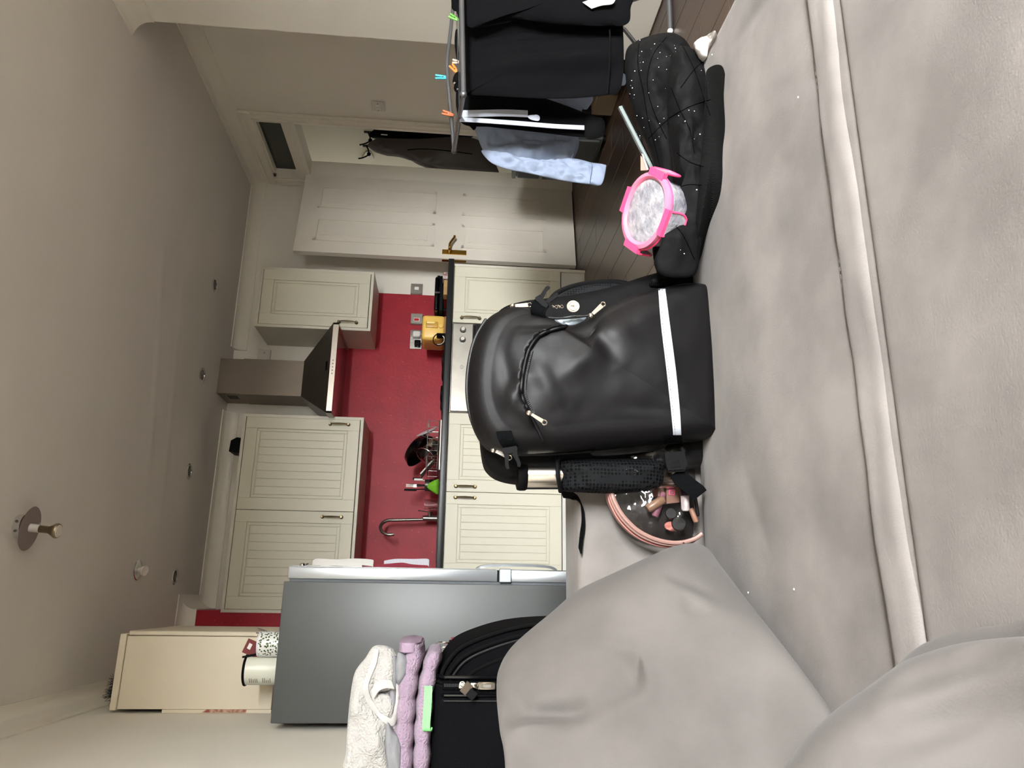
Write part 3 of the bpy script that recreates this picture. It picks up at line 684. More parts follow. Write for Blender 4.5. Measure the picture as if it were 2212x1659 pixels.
# cabinet above the fridge, on the left wall
t = thing('wall_cabinet', 'cream wall cabinet above the fridge with a scuffed lower edge', 'cabinet', (-0.3, 4.0, 1.56), 'kitchen wall units')
M_crm2 = mat('aged_cream_panel', (234, 223, 200), 0.5, var=0.05, vscale=3)
MB().rbox(XL+0.016, -0.168, 3.42, 4.02, 1.56, 2.178, 0.002, 1).build('carcass', M_crm2, t)
MB().rbox(XL+0.012, -0.160, 3.414, 4.025, 2.180, 2.206, 0.002, 1).build('top_board', M_crm2, t)
for k in range(1):
    MB().rbox(-0.166, -0.148, 3.424, 4.016, 1.565, 2.176, 0.003, 1).build('door', M_crm2, t)
MB().box(XL+0.001, XL+0.015, 3.425, 3.44, 1.56, 2.0).build('filler_strip', M_crm2, t)
b = MB().prism([V(XL+0.004, 3.4235, 1.84), V(XL+0.0155, 3.4235, 1.82), V(XL+0.017, 3.4235, 1.74), V(XL+0.015, 3.4235, 1.66), V(XL+0.004, 3.4235, 1.66)], (0, -0.002, 0)); b.build('paint_scuff', mat('old_red_paint', (146, 52, 52), 0.6, var=0.5, vscale=70, col2=(196, 170, 140)), t)
# tinsel on top
b = MB(); rg = random.Random(5)
for k in range(90):
    p = V(rg.uniform(-0.42, -0.34), 3.425+rg.uniform(0, 0.05), 2.207); d = V(rg.uniform(-1, 1), rg.uniform(-1, 1), rg.uniform(0.4, 1.6)).normalized()*rg.uniform(0.025, 0.05)
    b.tube([p, p+d], [0.0016, 0.0006], 3)
b.top('tinsel', mat('dark_green_tinsel', (18, 34, 28), 0.4), 'dark green tinsel lying on top of the cabinet above the fridge', 'tinsel')
# tins on the fridge
ct = 1.4735
t = thing('storage_tin', 'tall cream storage tin with a black rim on the fridge', 'tin', (-0.30, 3.20, ct))
M_tin = mat('cream_enamel', (226, 226, 210), 0.3)
tc_ = aY(575, 1447, 3.20); tx = tc_.x
MB().lathe([(0.054, 0), (0.056, 0.004), (0.056, 0.150), (0.053, 0.150), (0.053, 0.01), (0, 0.008)], (tx, 3.20, ct), (0, 0, 1), 32).build('body', M_tin, t)
MB().tube(arc((tx, 3.20, ct+0.151), 0.056, 0, 2*PI, 33, (1, 0, 0), (0, 1, 0))[:-1], 0.005, 8, closed=True).build('rim', M_black, t)
b = MB(); rg = random.Random(2)
for blk in (0.075, 0.125):
    for ln in range(5):
        a0 = PI*1.36; wid = rg.uniform(0.25, 0.42); z = ct+blk-ln*0.007
        pts = [V(tx+0.0564*math.cos(a0-0.45+wid*k/4), 3.20+0.0564*math.sin(a0-0.45+wid*k/4), z) for k in range(5)]
        b.ribbon(pts, (0, 0, 0.0013), 0.0003)
b.build('small_print', mat('grey_print', (120, 112, 96), 0.6), t)
t = thing('floral_mug', 'white mug with a band of green leaves standing on the fridge', 'mug', (-0.17, 3.17, ct))
gx = aY(588, 1391, 3.17).x
MB().lathe([(0.046, 0), (0.048, 0.004), (0.048, 0.106), (0.045, 0.106), (0.045, 0.008), (0, 0.006)], (gx, 3.17, ct), (0, 0, 1), 30).build('body', mat('white_glaze', (222, 224, 226), 0.25), t)
M_leaf = mat('green_leaf_print', (240, 240, 236), 0.3)
nt, bs = nodes_of(M_leaf); vo = nt.nodes.new('ShaderNodeTexVoronoi'); vo.inputs['Scale'].default_value = 110
tc = nt.nodes.new('ShaderNodeTexCoord'); nt.links.new(tc.outputs['Object'], vo.inputs['Vector']); rp = nt.nodes.new('ShaderNodeValToRGB'); rp.color_ramp.interpolation = 'CONSTANT'
rp.color_ramp.elements[0].color = lin((70, 92, 52)); rp.color_ramp.elements[1].color = lin((240, 240, 236)); rp.color_ramp.elements[1].position = 0.42
nt.links.new(vo.outputs['Distance'], rp.inputs[0]); nt.links.new(rp.outputs[0], bs.inputs['Base Color'])
b = MB(); b.grid(lambda u, v: V(gx+0.0485*math.cos(PI*1.18+PI*0.72*u), 3.17+0.0485*math.sin(PI*1.18+PI*0.72*u), ct+0.012+0.088*v), 24, 4); b.build('leaf_band', M_leaf, t)
gc = thing('gift_card', 'dark red card standing in the floral mug', 'card', (gx, 3.16, ct+0.04))
MB().obox((gx-0.018, 3.175, ct+0.128), (0.026, 0, -0.010), (0, 0.0006, 0), (0.012, 0, 0.032)).build('card', mat('maroon_card', (112, 22, 22), 0.4), gc)
MB().obox((gx-0.010, 3.1738, ct+0.142), (0.010, 0, -0.004), (0, 0.0006, 0), (0.003, 0, 0.006)).build('print', M_white, gc)
gc = thing('blue_card', 'blue card standing in the floral mug', 'card', (gx-0.03, 3.165, ct+0.04))
MB().obox((gx-0.036, 3.180, ct+0.115), (0.010, 0, -0.004), (0, 0.0006, 0), (0.012, 0, 0.034)).build('card', mat('blue_card', (54, 104, 160), 0.4), gc)
t = thing('marker_pen', 'thin black pen standing in the floral mug', 'pen', (gx-0.03, 3.16, ct+0.02))
MB().tube([(gx-0.018, 3.165, ct+0.012), (gx-0.050, 3.172, ct+0.165)], 0.0042, 8).build('barrel', M_black, t)
t = thing('twig_bundle', 'small grey twig ornament behind the floral mug on the fridge', 'ornament', (gx+0.02, 3.22, ct))
b = MB()
for k in range(5): b.tube([(gx+0.022, 3.24, ct), (gx+0.026+0.004*k, 3.24, ct+0.09), (gx+0.020+0.009*k, 3.235, ct+0.125+0.006*(k % 3))], 0.0028, 5)
b.build('twigs', mat('grey_twig', (124, 112, 100), 0.7), t)

# ================================================================== CEILING AND WALL FITTINGS
def spot(label, x, y):
    t = thing('recessed_spotlight', label, 'spotlight', (x, y, ZC), 'recessed ceiling spotlights')
    MB().lathe([(0.032, 0.0), (0.046, -0.0005), (0.047, -0.004), (0.042, -0.007), (0.034, -0.006), (0.031, 0.0)], (x, y, ZC-0.0005), (0, 0, 1), 28).build('ring', M_chrome, t)
    MB().lathe([(0.031, -0.0035), (0.031, -0.0015)], (x, y, ZC), (0, 0, 1), 24).build('recess', mat('dark_recess', (20, 19, 18), 0.5), t)
    MB().lathe([(0.016, -0.0065), (0.022, -0.004)], (x, y, ZC), (0, 0, 1), 20).build('lamp', mat('spot_lamp_glass', (120, 116, 108), 0.15, 0.3), t)
sy = 4.51
spot('recessed chrome spotlight above the right-hand wall cabinet', 1.900, sy)
spot('recessed chrome spotlight in front of the hood chimney', 1.300, sy)
spot('recessed chrome spotlight above the black box on the cabinets', 0.703, sy)
spot('recessed chrome spotlight nearest the red chimney breast', 0.100, sy)
t = thing('hanging_spotlight', 'spotlight with its white lamp dropped out of the chrome ring', 'spotlight', (0.117, 3.97, ZC))
MB().lathe([(0.030, 0.0), (0.050, -0.0005), (0.051, -0.003), (0.046, -0.006), (0.030, -0.004)], (0.117, 3.97, ZC-0.0005), (0, 0, 1), 28).build('ring', M_chrome, t)
MB().lathe([(0.030, -0.0045), (0.030, -0.001)], (0.119, 3.968, ZC), (0, 0, 1), 24).build('recess', mat('dark_recess', (20, 19, 18), 0.5), t)
MB().lathe([(0.010, 0.0), (0.013, 0.010), (0.022, 0.026), (0.0255, 0.034), (0.0245, 0.037), (0.018, 0.033), (0, 0.031)], (0.117, 3.97, ZC-0.006), (-0.12, -0.30, -1), 24).build('lamp', mat('white_lamp', (226, 218, 208), 0.4), t)
t = thing('ceiling_light', 'chrome ceiling fitting with a disc and a bare reflector bulb', 'lamp', (0.228, 2.843, ZC))
lx, ly, K = 0.228, 2.843, 0.66
def kp(L): return [(r*K, h*K) for r, h in L]
MB().lathe(kp([(0.066, 0.0), (0.066, -0.036), (0.060, -0.040), (0, -0.040)]), (lx, ly, ZC-0.0005), (0, 0, 1), 36).build('canopy', M_chrome, t)
for a in (-2.0, -1.25): MB().lathe([(0.005, 0), (0.005, 0.003)], (lx+0.0435*math.cos(a), ly+0.0435*math.sin(a), ZC-0.013), (math.cos(a), math.sin(a), 0), 10).build('screw', M_steeldk, t)
MB().lathe(kp([(0.118, -0.060), (0.120, -0.058), (0.118, -0.056), (0, -0.054)]), (lx-0.003, ly, ZC), (0.10, -0.10, 1), 48).build('disc', mat('brown_tinted_disc', (128, 112, 106), 0.35, 0.2), t)
MB().tube([(lx-0.003, ly, ZC-0.024), (lx-0.007, ly, ZC-0.074)], 0.0150, 18).build('lamp_holder', mat('white_lamp_holder', (196, 192, 184), 0.4), t)
MB().tube([(lx+0.013, ly-0.007, ZC-0.030), (lx+0.011, ly-0.005, ZC-0.077)], 0.0024, 8).build('prong', M_chrome, t)
bax = V(-0.10, -0.04, -1)
MB().lathe(kp([(0.020, 0.0), (0.020, 0.055), (0.024, 0.064), (0.040, 0.092), (0.0415, 0.100), (0.037, 0.108)]), (lx-0.007, ly, ZC-0.070), bax, 30).build('bulb_neck', mat('bronze_reflector', (150, 138, 112), 0.25, 0.85), t)
MB().lathe(kp([(0.036, 0.106), (0.030, 0.112), (0, 0.114)]), (lx-0.007, ly, ZC-0.070), bax, 30).build('bulb_face', mat('frosted_lens', (206, 198, 184), 0.3), t)
t = thing('light_switch', 'white double light switch on the wall beside the door frame', 'switch', (XR, 4.09, 1.40))
sy_, sz_ = 4.088, 1.392
MB().rbox(XR-0.010, XR, sy_-0.043, sy_+0.043, sz_-0.043, sz_+0.043, 0.003, 1).build('plate', mat('switch_plate', (214, 210, 200), 0.4), t)
for k in (-1, 1): MB().rbox(XR-0.015, XR-0.009, sy_+k*0.018-0.007, sy_+k*0.018+0.007, sz_-0.015, sz_+0.015, 0.002, 1).build('rocker', M_white, t)
for k in (-1, 1): MB().lathe([(0.004, 0), (0.004, 0.0015)], (XR-0.010, sy_+k*0.032, sz_), (-1, 0, 0), 8).build('screw', M_steeldk, t)

# ================================================================== HALL AND DOORWAY
def coat(name, label, px, X, m, hook, bulge=0.05, seed=1.0):
    t = thing(name, label, 'coat', (X, hook.y, 0.55))
    b = MB(); puff(b, [aX(a, c, X) for a, c in px], (-1, 0, 0), bulge, 0.03, rings=9, n=90, p=1.6, noise_amp=0.018, nscale=7, seed=seed)
    b.build('body', m, t); return t
h1 = aX(799, 292, 3.63); h2 = aX(796, 322, 3.63)
M_coatb = mat('black_coat_cloth', (8, 8, 8), 0.9, spec=0.15, bump=0.1, bscale=90)
M_coatg = mat('charcoal_coat_cloth', (84, 76, 73), 0.9, bump=0.12, bscale=110)
c1 = coat('black_coat', 'black coat hanging on the hook nearest the door frame in the hall', [(797, 294), (805, 282), (822, 272), (860, 262), (1000, 262), (1030, 284), (1000, 302), (900, 301), (830, 300)], 3.60, M_coatb, h1, 0.05, 2.0)
MB().obox(aX(830, 291, 3.505), (0.001, 0, 0), (0, 0.006, 0), (0, 0, 0.025)).build('care_label', M_paper, c1)
c2 = coat('charcoal_coat', 'long charcoal coat on the left-hand hook in the hall', [(795, 313), (804, 304), (823, 299), (900, 300), (1028, 300), (1074, 362), (1070, 381), (1020, 380), (966, 378), (942, 370), (880, 341), (856, 334), (807, 325)], 3.52, M_coatg, h2, 0.06, 5.0)
b = MB(); b.tube(spline([aX(880, 324, 3.452), aX(905, 322, 3.448), aX(940, 323, 3.446), aX(985, 328, 3.446), aX(1020, 333, 3.45)], 20, False), 0.004, 6); b.build('fold_edge', M_coatb, c2)
for nm, h, lab in (('coat_hook', h1, 'dark wall hook holding the black coat'), ('coat_hook', h2, 'dark wall hook holding the charcoal coat')):
    t = thing(nm, lab, 'hook', (3.66, h.y, h.z), 'coat hooks in the hall')
    b = MB().tube(spline([(3.659, h.y, h.z+0.02), (3.62, h.y, h.z), (3.57, h.y-0.01, h.z-0.005), (3.53, h.y-0.02, h.z+0.04), (3.52, h.y-0.02, h.z+0.075)], 18, False), 0.006, 8); b.build('prong', M_black, t)
    MB().rbox(3.652, 3.66, h.y-0.012, h.y+0.012, h.z-0.02, h.z+0.05, 0.003, 1).build('hook_plate', M_black, t)
    MB().sphere((3.575, h.y-0.01, h.z-0.008), 0.017).build('knob', M_black, t)
t = thing('hook_base', 'pale trapezoid wall hook base left of the charcoal coat', 'hook', aX(795, 334, 3.655))
q = [aX(a, c, 3.656) for a, c in ((791, 326), (800, 326), (808, 341), (781, 341))]
MB().prism(q, (-0.012, 0, 0)).build('base', mat('pale_hook', (206, 200, 182), 0.5), t)
# grey storage tower against the right wall under the switch
M_tow = mat('dark_grey_tower', (70, 72, 70), 0.35, var=0.15, vscale=5)
t = thing('storage_tower', 'dark grey plastic storage tower standing on the floor behind the drying shirt', 'storage', (2.80, 3.98, 0))
MB().rbox(2.62, 2.97, 3.74, 4.20, 0.02, 0.50, 0.008, 2).build('body', M_tow, t)
for k in range(3):
    MB().rbox(2.606, 2.622, 3.75, 4.19, 0.04+k*0.155, 0.18+k*0.155, 0.004, 1).build('drawer', M_tow, t)
MB().rbox(2.610, 2.98, 3.73, 4.21, 0.50, 0.525, 0.006, 2).build('lid', mat('grey_lid', (104, 106, 102), 0.4), t)
for x in (2.65, 2.93):
    for y in (3.78, 4.16): MB().lathe([(0.02, 0), (0.02, 0.02)], (x, y, 0), (0, 0, 1), 10).build('foot', M_black, t)
b = MB(); puff(b, [V(2.64, 4.02, 0.53), V(2.62, 4.10, 0.55), V(2.66, 4.18, 0.548), V(2.75, 4.17, 0.54), V(2.76, 4.05, 0.53)], (0, 0, 1), 0.03, 0.004, rings=5, n=36, noise_amp=0.012, nscale=22)
b.top('white_rag', mat('white_rag_cloth', (210, 206, 196), 0.8), 'crumpled white rag on top of the grey storage tower', 'cloth')
MB().rbox(2.68, 2.86, 3.42, 3.60, 0.001, 0.12, 0.004, 1).top('cardboard_box', mat('brown_card', (112, 94, 70), 0.8, var=0.2, vscale=8), 'small brown cardboard box on the floor below the drying clothes', 'box')

# ================================================================== CLOTHES AIRER AND LAUNDRY
ar = thing('clothes_airer', 'grey metal folding clothes airer hung with washing by the right wall', 'clothes airer', (2.1, 2.4, 0))
NY, FY = 2.05, 2.62
n0 = aY(1001, 204, NY); f0 = aY(981, 326, FY); f1 = aY(966, 142, FY); f2 = aY(973, 70, FY); f3 = aY(985, -40, FY)
MB().tube([n0, aY(997, 0, NY), aY(996, -60, NY)], 0.0095, 10).build('near_rail', mat('grey_tube_matt', (96, 96, 98), 0.4, 0.6), ar)
MB().tube(spline([f0, aY(973, 235, FY), f1, f2, f3], 30, False), 0.008, 10).build('far_rail', M_metal, ar)
MB().tube([f0, aY(991, 262, (NY+FY)/2), n0], 0.0085, 10).build('side_rail', M_metal, ar)
MB().sphere(f0, 0.012).build('corner_cap', M_metal, ar); MB().sphere(n0, 0.012).build('corner_cap', M_metal, ar)
for k in range(1, 5):
    u = k/5; a = n0.lerp(f0, u); c = aY(997, -60, NY).lerp(f3, u)
    MB().tube([a, c], 0.0016, 6).build('wire', M_metal, ar)
# crossed legs and floor bars
lg1 = [aY(1030, -70, 2.50), V(1.88, 2.50, 0.02)]; 
MB().tube([V(2.50, 2.44, 0.84), aY(1350, 65, 2.44), aY(1375, 97, 2.44), V(1.80, 2.44, 0.015)], 0.009, 10).build('leg', M_metal, ar)
MB().tube([aY(1010, 190, 2.40), aY(1322, 17, 2.47), aY(1366, 0, 2.47), V(2.49, 2.47, 0.015)], 0.009, 10).build('leg', M_metal, ar)
MB().tube([V(2.283, 2.485, 0.011), V(2.52, 2.475, 0.011)], 0.010, 10).build('floor_bar', M_metal, ar)
MB().tube([V(1.80, 2.42, 0.011), V(1.80, 2.75, 0.011)], 0.010, 10).build('floor_bar', M_metal, ar)
MB().sphere((2.283, 2.485, 0.012), 0.012).build('foot_cap', M_white, ar)

def garment(name, label, px, Y, m, bulge=0.02, back=0.012, noise_amp=0.012, nscale=9, seed=0, n=110, p=1.8, extra=None):
    t = thing(name, label, 'clothing', aY(px[0][0], px[0][1], Y)); t.location.z -= 0.3; LOC[t.name] = Vector(t.location)
    b = MB(); puff(b, [aY(a, c, Y) for a, c in px], (0, -1, 0), bulge, back, rings=30, n=n, p=p, noise_amp=noise_amp, nscale=nscale, seed=seed, extra=extra)
    b.build('body', m, t, 60); return t
M_jog = mat('black_jersey', (9, 9, 11), 0.95, spec=0.12, bump=0.08, bscale=200)
def folds(d): return 0.016*math.sin(d.x*30+d.z*7+1.5*noise.noise(d*4))+0.007*math.sin(d.x*70+d.z*12+1.3)
t = garment('black_joggers', 'black jersey joggers folded over the near rail of the airer', [(997, 198), (1004, 204), (1060, 207), (1150, 212), (1225, 213), (1310, 206), (1338, 196), (1347, 150), (1347, 90), (1346, 50), (1350, -70), (995, -70), (994, 60)], 2.165, M_jog, 0.03, 0.02, 0.010, 7, 3, 130, 1.5, folds)
b = MB(); b.tube([aY(1312, 203, 2.138), aY(1316, 150, 2.125), aY(1318, 90, 2.120), aY(1316, 40, 2.122)], 0.003, 6); b.build('hem_seam', M_coatb, t)
b = MB(); puff(b, [aY(a, c, 2.10) for a, c in ((1018, 60), (1004, 20), (1004, -70), (1355, -70), (1362, 20), (1354, 52), (1310, 56), (1200, 52), (1100, 40))], (0, -1, 0), 0.03, 0.02, rings=8, n=90, p=1.6, noise_amp=0.008, nscale=9, seed=9); b.build('second_leg', M_jog, t, 60)
b = MB(); b.ribbon(spline([aY(1268, 12, 2.06), aY(1290, 5, 2.055), aY(1312, 2, 2.057), aY(1320, -8, 2.06)], 14, False), tuple(Vector((0.012, 0, 0.016))), 0.001); b.build('care_label', M_paper, t)
t = garment('striped_track_pants', 'black track pants with white side stripes hanging behind the joggers', [(994, 175), (994, 262), (1060, 274), (1150, 284), (1262, 297), (1286, 296), (1303, 293), (1306, 262), (1285, 255), (1262, 244), (1180, 214), (1080, 190)], 2.32, M_jog, 0.022, 0.015, 0.006, 9, 5, 120, 1.8)
M_stripe = mat('white_stripe_tape', (186, 192, 204), 0.8, bump=0.1, bscale=80)
def strip(parent, px, Y, w, nm='stripe'):
    pts = spline([aY(a, c, Y) for a, c in px], 30, False)
    MB().ribbon(pts, (w, 0, 0.0), 0.0012).build(nm, M_stripe, parent)
strip(t, [(992, 246), (1040, 245), (1090, 244), (1140, 246)], 2.285, 0.014)
strip(t, [(993, 258), (1060, 262), (1140, 268), (1200, 273), (1262, 276)], 2.283, 0.009)
b = MB(); puff(b, [aY(a, c, 2.275) for a, c in ((1140, 250), (1146, 258), (1163, 261), (1166, 253), (1160, 248))], (0, -1, 0), 0.004, 0.003, rings=4, n=30, noise_amp=0.003, nscale=60); b.build('drawstring', M_stripe, t)
b = MB(); puff(b, [aY(a, c, 2.31) for a, c in ((1264, 246), (1264, 297), (1302, 294), (1305, 262), (1285, 254))], (0, -1, 0), 0.024, 0.01, rings=5, n=50, p=1.6); b.build('cuff', M_coatb, t)
M_shirt = mat('pale_blue_cotton', (140, 152, 174), 0.85, var=0.06, vscale=5, bump=0.05, bscale=150)
def shf(d): return 0.014*math.sin(d.x*60+d.z*14+2*noise.noise(d*6))+0.018*noise.noise(d*11)+0.012*noise.noise(Vector((d.x*34, d.y, d.z*14)))+0.005*noise.noise(d*48)
t = garment('blue_shirt', 'pale blue cotton shirt hanging from the left end of the airer', [(1018, 266), (1028, 285), (1040, 318), (1058, 345), (1100, 357), (1165, 362), (1232, 350), (1249, 297), (1190, 285), (1090, 268)], 2.50, M_shirt, 0.028, 0.02, 0.012, 12, 4, 110, 1.7, shf)
b = MB(); puff(b, [aY(a, c, 2.46) for a, c in ((1040, 325), (1058, 349), (1090, 364), (1150, 376), (1215, 390), (1272, 398), (1299, 398), (1309, 362), (1306, 356), (1280, 352), (1240, 344), (1180, 347), (1110, 343), (1070, 332))], (0, -1, 0), 0.022, 0.018, rings=30, n=170, p=1.6, noise_amp=0.014, nscale=24, seed=8, extra=lambda d: 0.010*noise.noise(Vector((d.x*50, d.y, d.z*22)))+0.005*noise.noise(d*60)); sl = b.build('sleeve', M_shirt, t, 60)
b = MB(); b.tube(spline([aY(1279, 353, 2.435), aY(1276, 375, 2.432), aY(1273, 397, 2.437)], 12, False), 0.0016, 5); b.build('cuff_seam', mat('blue_seam', (120, 138, 166), 0.8), sl)
b = MB(); b.tube(spline([aY(1248, 296, 2.472), aY(1241, 325, 2.468), aY(1232, 349, 2.472)], 12, False), 0.0022, 5); b.build('hem', M_shirt, t)
b = MB(); b.tube(spline([aY(1008, 262, 2.47), aY(1018, 270, 2.465), aY(1026, 278, 2.467)], 10, False), 0.008, 8); b.build('collar_band', M_coatb, t)
garment('pale_blue_vest', 'pale blue garment showing between the joggers and the track pants', [(1150, 205), (1150, 222), (1180, 226), (1240, 240), (1256, 244), (1258, 236), (1270, 234), (1273, 205)], 2.44, M_shirt, 0.008, 0.006, 0.006, 20, 6, 60)
b = MB(); puff(b, [aY(a, c, 2.50) for a, c in ((1325, 180), (1345, 185), (1352, 178), (1349, 160), (1325, 160))], (0, -1, 0), 0.006, 0.006, rings=4, n=30); b.top('blue_towel', M_shirt, 'corner of a pale blue cloth below the black joggers', 'cloth')
b = MB(); puff(b, [aY(a, c, 2.66) for a, c in ((1330, 20), (1335, 8), (1360, -20), (1360, -60), (1330, -60))], (0, -1, 0), 0.01, 0.01, rings=4, n=36); b.top('denim_cloth', mat('denim_blue', (70, 92, 128), 0.9), 'denim blue garment hanging at the far right of the airer', 'clothing')
# small black things on the airer top
sk = [('black_sock', 'narrow black sock laid along the airer wires', [(984, 66), (982, 92), (986, 128), (991, 130), (990, 95), (989, 66)], 2.44),
      ('black_strap_top', 'bunched black top laid over the airer wires', [(978, 172), (986, 158), (996, 160), (998, 182), (990, 186), (980, 182)], 2.36),
      ('black_hairband', 'small black strap with silver sliders beside the orange peg', [(980, 190), (984, 196), (994, 198), (994, 186), (985, 186)], 2.34),
      ('black_bundle', 'black garment bundled over the airer rail at the top of the stack', [(975, 5), (976, 18), (985, 24), (995, 20), (997, -40), (974, -40)], 2.40)]
for nm, lab, px, Y in sk:
    b = MB(); puff(b, [aY(a, c, Y) for a, c in px], (0, -1, 0.1), 0.02, 0.02, rings=5, n=40, noise_amp=0.004, nscale=30); b.top(nm, M_coatb, lab, 'clothing')
for (a, c) in ((982, 180), (989, 193)):
    MB().rbox(*sum(([v-0.004, v+0.004] for v in aY(a, c, 2.315)), []), 0.002, 1).top('strap_slider', M_chrome, 'tiny silver slider on the black straps, %s' % ('upper one' if a == 982 else 'lower one'), 'slider')
def peg(label, c, ang, m, L=0.030):
    t = thing('clothes_peg', label, 'clothes peg', c, 'plastic clothes pegs on the airer')
    d = Vector((math.sin(ang), 0, math.cos(ang))); e = Vector((d.z, 0, -d.x))
    for s in (-1, 1):
        MB().tube([c-d*L*0.8+e*(0.0015*s), c-d*0.2*L+e*(0.0045*s), c+d*L+e*(0.0075*s)], [0.0035, 0.005, 0.0045], 6).build('jaw', m, t)
    MB().tube(arc(c, 0.0055, 0, 2*PI, 13, e, (0, 1, 0))[:-1], 0.0014, 5, closed=True).build('spring', M_chrome, t)
M_or = mat('orange_plastic', (228, 120, 52), 0.45)
peg('turquoise clothes peg standing up on the far rail', aY(957, 167, 2.62), 0.0, mat('turquoise_plastic', (64, 188, 214), 0.45), 0.032)
peg('bright orange clothes peg on the black top', aY(982, 150, 2.42), 0.9, mat('bright_orange_plastic', (250, 140, 60), 0.45), 0.024)
peg('brown orange clothes peg on the far rail near its left end', aY(969, 246, 2.60), 0.25, mat('rust_plastic', (200, 104, 56), 0.45), 0.026)
peg('lime green clothes peg at the right of the airer', aY(982, 39, 2.44), 0.5, mat('lime_plastic', (112, 196, 72), 0.45), 0.024)
peg('beige clothes peg on the black sock', aY(986, 134, 2.43), 0.1, mat('beige_plastic', (206, 180, 160), 0.45), 0.016)

# ================================================================== SOFA
ZS = 0.38
sf = thing('sofa', 'grey velvet sofa bed with a low end arm filling the foreground', 'sofa', (0.3, 0.4, 0))
MB().rbox(-0.455, 1.055, -0.62, 1.40, 0.03, 0.25, 0.03, 3).build('base', M_sofa, sf)
rg = random.Random(11)
def cushion(x0, x1, y0, y1, z0, z1, r, puffy, seed, extra=None, nx=110, ny=80):
    def side(u, w):    # superellipse rim
        return 1.0
    b = MB()
    def top(u, v):
        x = x0+(x1-x0)*u; y = y0+(y1-y0)*v
        dx = min(u, 1-u)*(x1-x0); dy = min(v, 1-v)*(y1-y0)
        def rim(d): return 0 if d >= r else r-math.sqrt(max(0, r*r-(r-d)**2))
        z = z1-max(rim(dx), rim(dy))
        if dx < r and dy < r: z = z1-min(r*1.2, math.hypot(rim(dx), rim(dy)))
        k = min(1, min(dx, dy)/0.08)
        z += k*(0.006*noise.noise(Vector((x*3+seed, y*3, 1)))+0.0022*noise.noise(Vector((x*9, y*9+seed, 4)))+puffy*16*u*(1-u)*v*(1-v))
        if extra: z += extra(x, y)
        return Vector((x, y, z))
    us = [0.5-0.5*math.cos(PI*i/(nx-1)) for i in range(nx)]; vs_ = [0.5-0.5*math.cos(PI*j/(ny-1)) for j in range(ny)]
    T_ = [top(u, v) for v in vs_ for u in us]; fs = []
    for j in range(ny-1):
        for i in range(nx-1): fs.append((j*nx+i, j*nx+i+1, (j+1)*nx+i+1, (j+1)*nx+i))
    ring = [i for i in range(nx)]+[j*nx+nx-1 for j in range(1, ny)]+[(ny-1)*nx+i for i in range(nx-2, -1, -1)]+[j*nx for j in range(ny-2, 0, -1)]
    o = len(T_); low = [Vector((T_[k].x, T_[k].y, z0)) for k in ring]; n = len(ring)
    for k in range(n): fs.append((ring[k], o+k, o+(k+1) % n, ring[(k+1) % n]))
    fs.append(tuple(o+k for k in range(n)))
    return b.add(T_+low, fs)
def creases(x, y):
    z = 0
    for (cx, cy, dx, dy, L, a, w) in ((0.72, 0.86, 0.35, 0.94, 0.11, 0.004, 0.010), (0.62, 0.92, 0.55, 0.83, 0.08, 0.003, 0.012), (0.15, 1.12, 0.9, 0.4, 0.10, 0.0025, 0.014), (0.95, 1.0, 0.2, 0.98, 0.12, 0.0035, 0.014)):
        u = (x-cx)*dx+(y-cy)*dy; v = -(x-cx)*dy+(y-cy)*dx
        if abs(u) < L: z -= a*math.exp(-(v/w)**2)*math.cos(u/L*PI/2)
    return z
cushion(-0.30, 1.085, 0.715, 1.415, 0.16, ZS, 0.045, 0.010, 3.0, creases).build('far_seat', M_sofa, sf, 60)
cushion(-0.30, 1.085, -0.62, 0.756, 0.16, ZS+0.003, 0.020, 0.006, 8.0, lambda x, y: 0.012*math.exp(-((y-0.3)/0.25)**2), 100, 90).build('near_seat', M_sofa, sf, 60)
# stitched roll along the join
yr = lambda x: 0.776+0.012*math.sin(x*2.2)+0.004*noise.noise(Vector((x*6, 0, 0)))
b = MB(); vs_ = []; N_ = 80; K_ = 14
for i in range(N_):
    x = -0.28+1.34*i/(N_-1); w_ = 0.024 if x < 0.9 else 0.024*(1-(x-0.9)/0.4)
    for k in range(K_):
        a = PI*k/(K_-1); vs_.append(V(x, yr(x)+w_*math.cos(a), ZS+0.0005+0.004*(1+math.cos(a))/2+0.003*max(0.0, math.sin(a))**0.5-0.007*max(0.0, -math.cos(a))**4+0.003*noise.noise(Vector((x*10, 3, k*0.2)))))
fs = [(i*K_+k, i*K_+k+1, (i+1)*K_+k+1, (i+1)*K_+k) for i in range(N_-1) for k in range(K_-1)]
b.add(vs_, fs); solid(b.build('stitched_roll', M_sofa, sf, 60), 0.004)
b = MB()
for k in range(120):
    x = -0.26+1.30*k/120; b.tube([(x, yr(x)+0.026, ZS+0.006), (x+0.006, yr(x)+0.026, ZS+0.006)], 0.0007, 4)
b.build('stitching', mat('grey_thread', (118, 112, 106), 0.8), sf)
am = MB(); 
am.rbox(-0.455, 0.415, 1.425, 1.60, 0.03, 0.612, 0.022, 4); am.build('end_arm', M_sofa, sf)
MB().tube([(0.02, 1.424, 0.36), (0.02, 1.424, 0.60)], 0.0015, 5).build('arm_seam', mat('grey_thread', (118, 112, 106), 0.8), sf)
MB().rbox(-0.455, -0.305, -0.62, 1.42, 0.25, 0.70, 0.04, 4).build('backrest', M_sofa, sf)
for (x, y) in ((-0.38, -0.5), (1.0, -0.5), (1.0, 1.33), (-0.38, 1.33)): MB().lathe([(0.02, 0), (0.024, 0.035)], (x, y, 0), (0, 0, 1), 12).build('foot', M_black, sf)
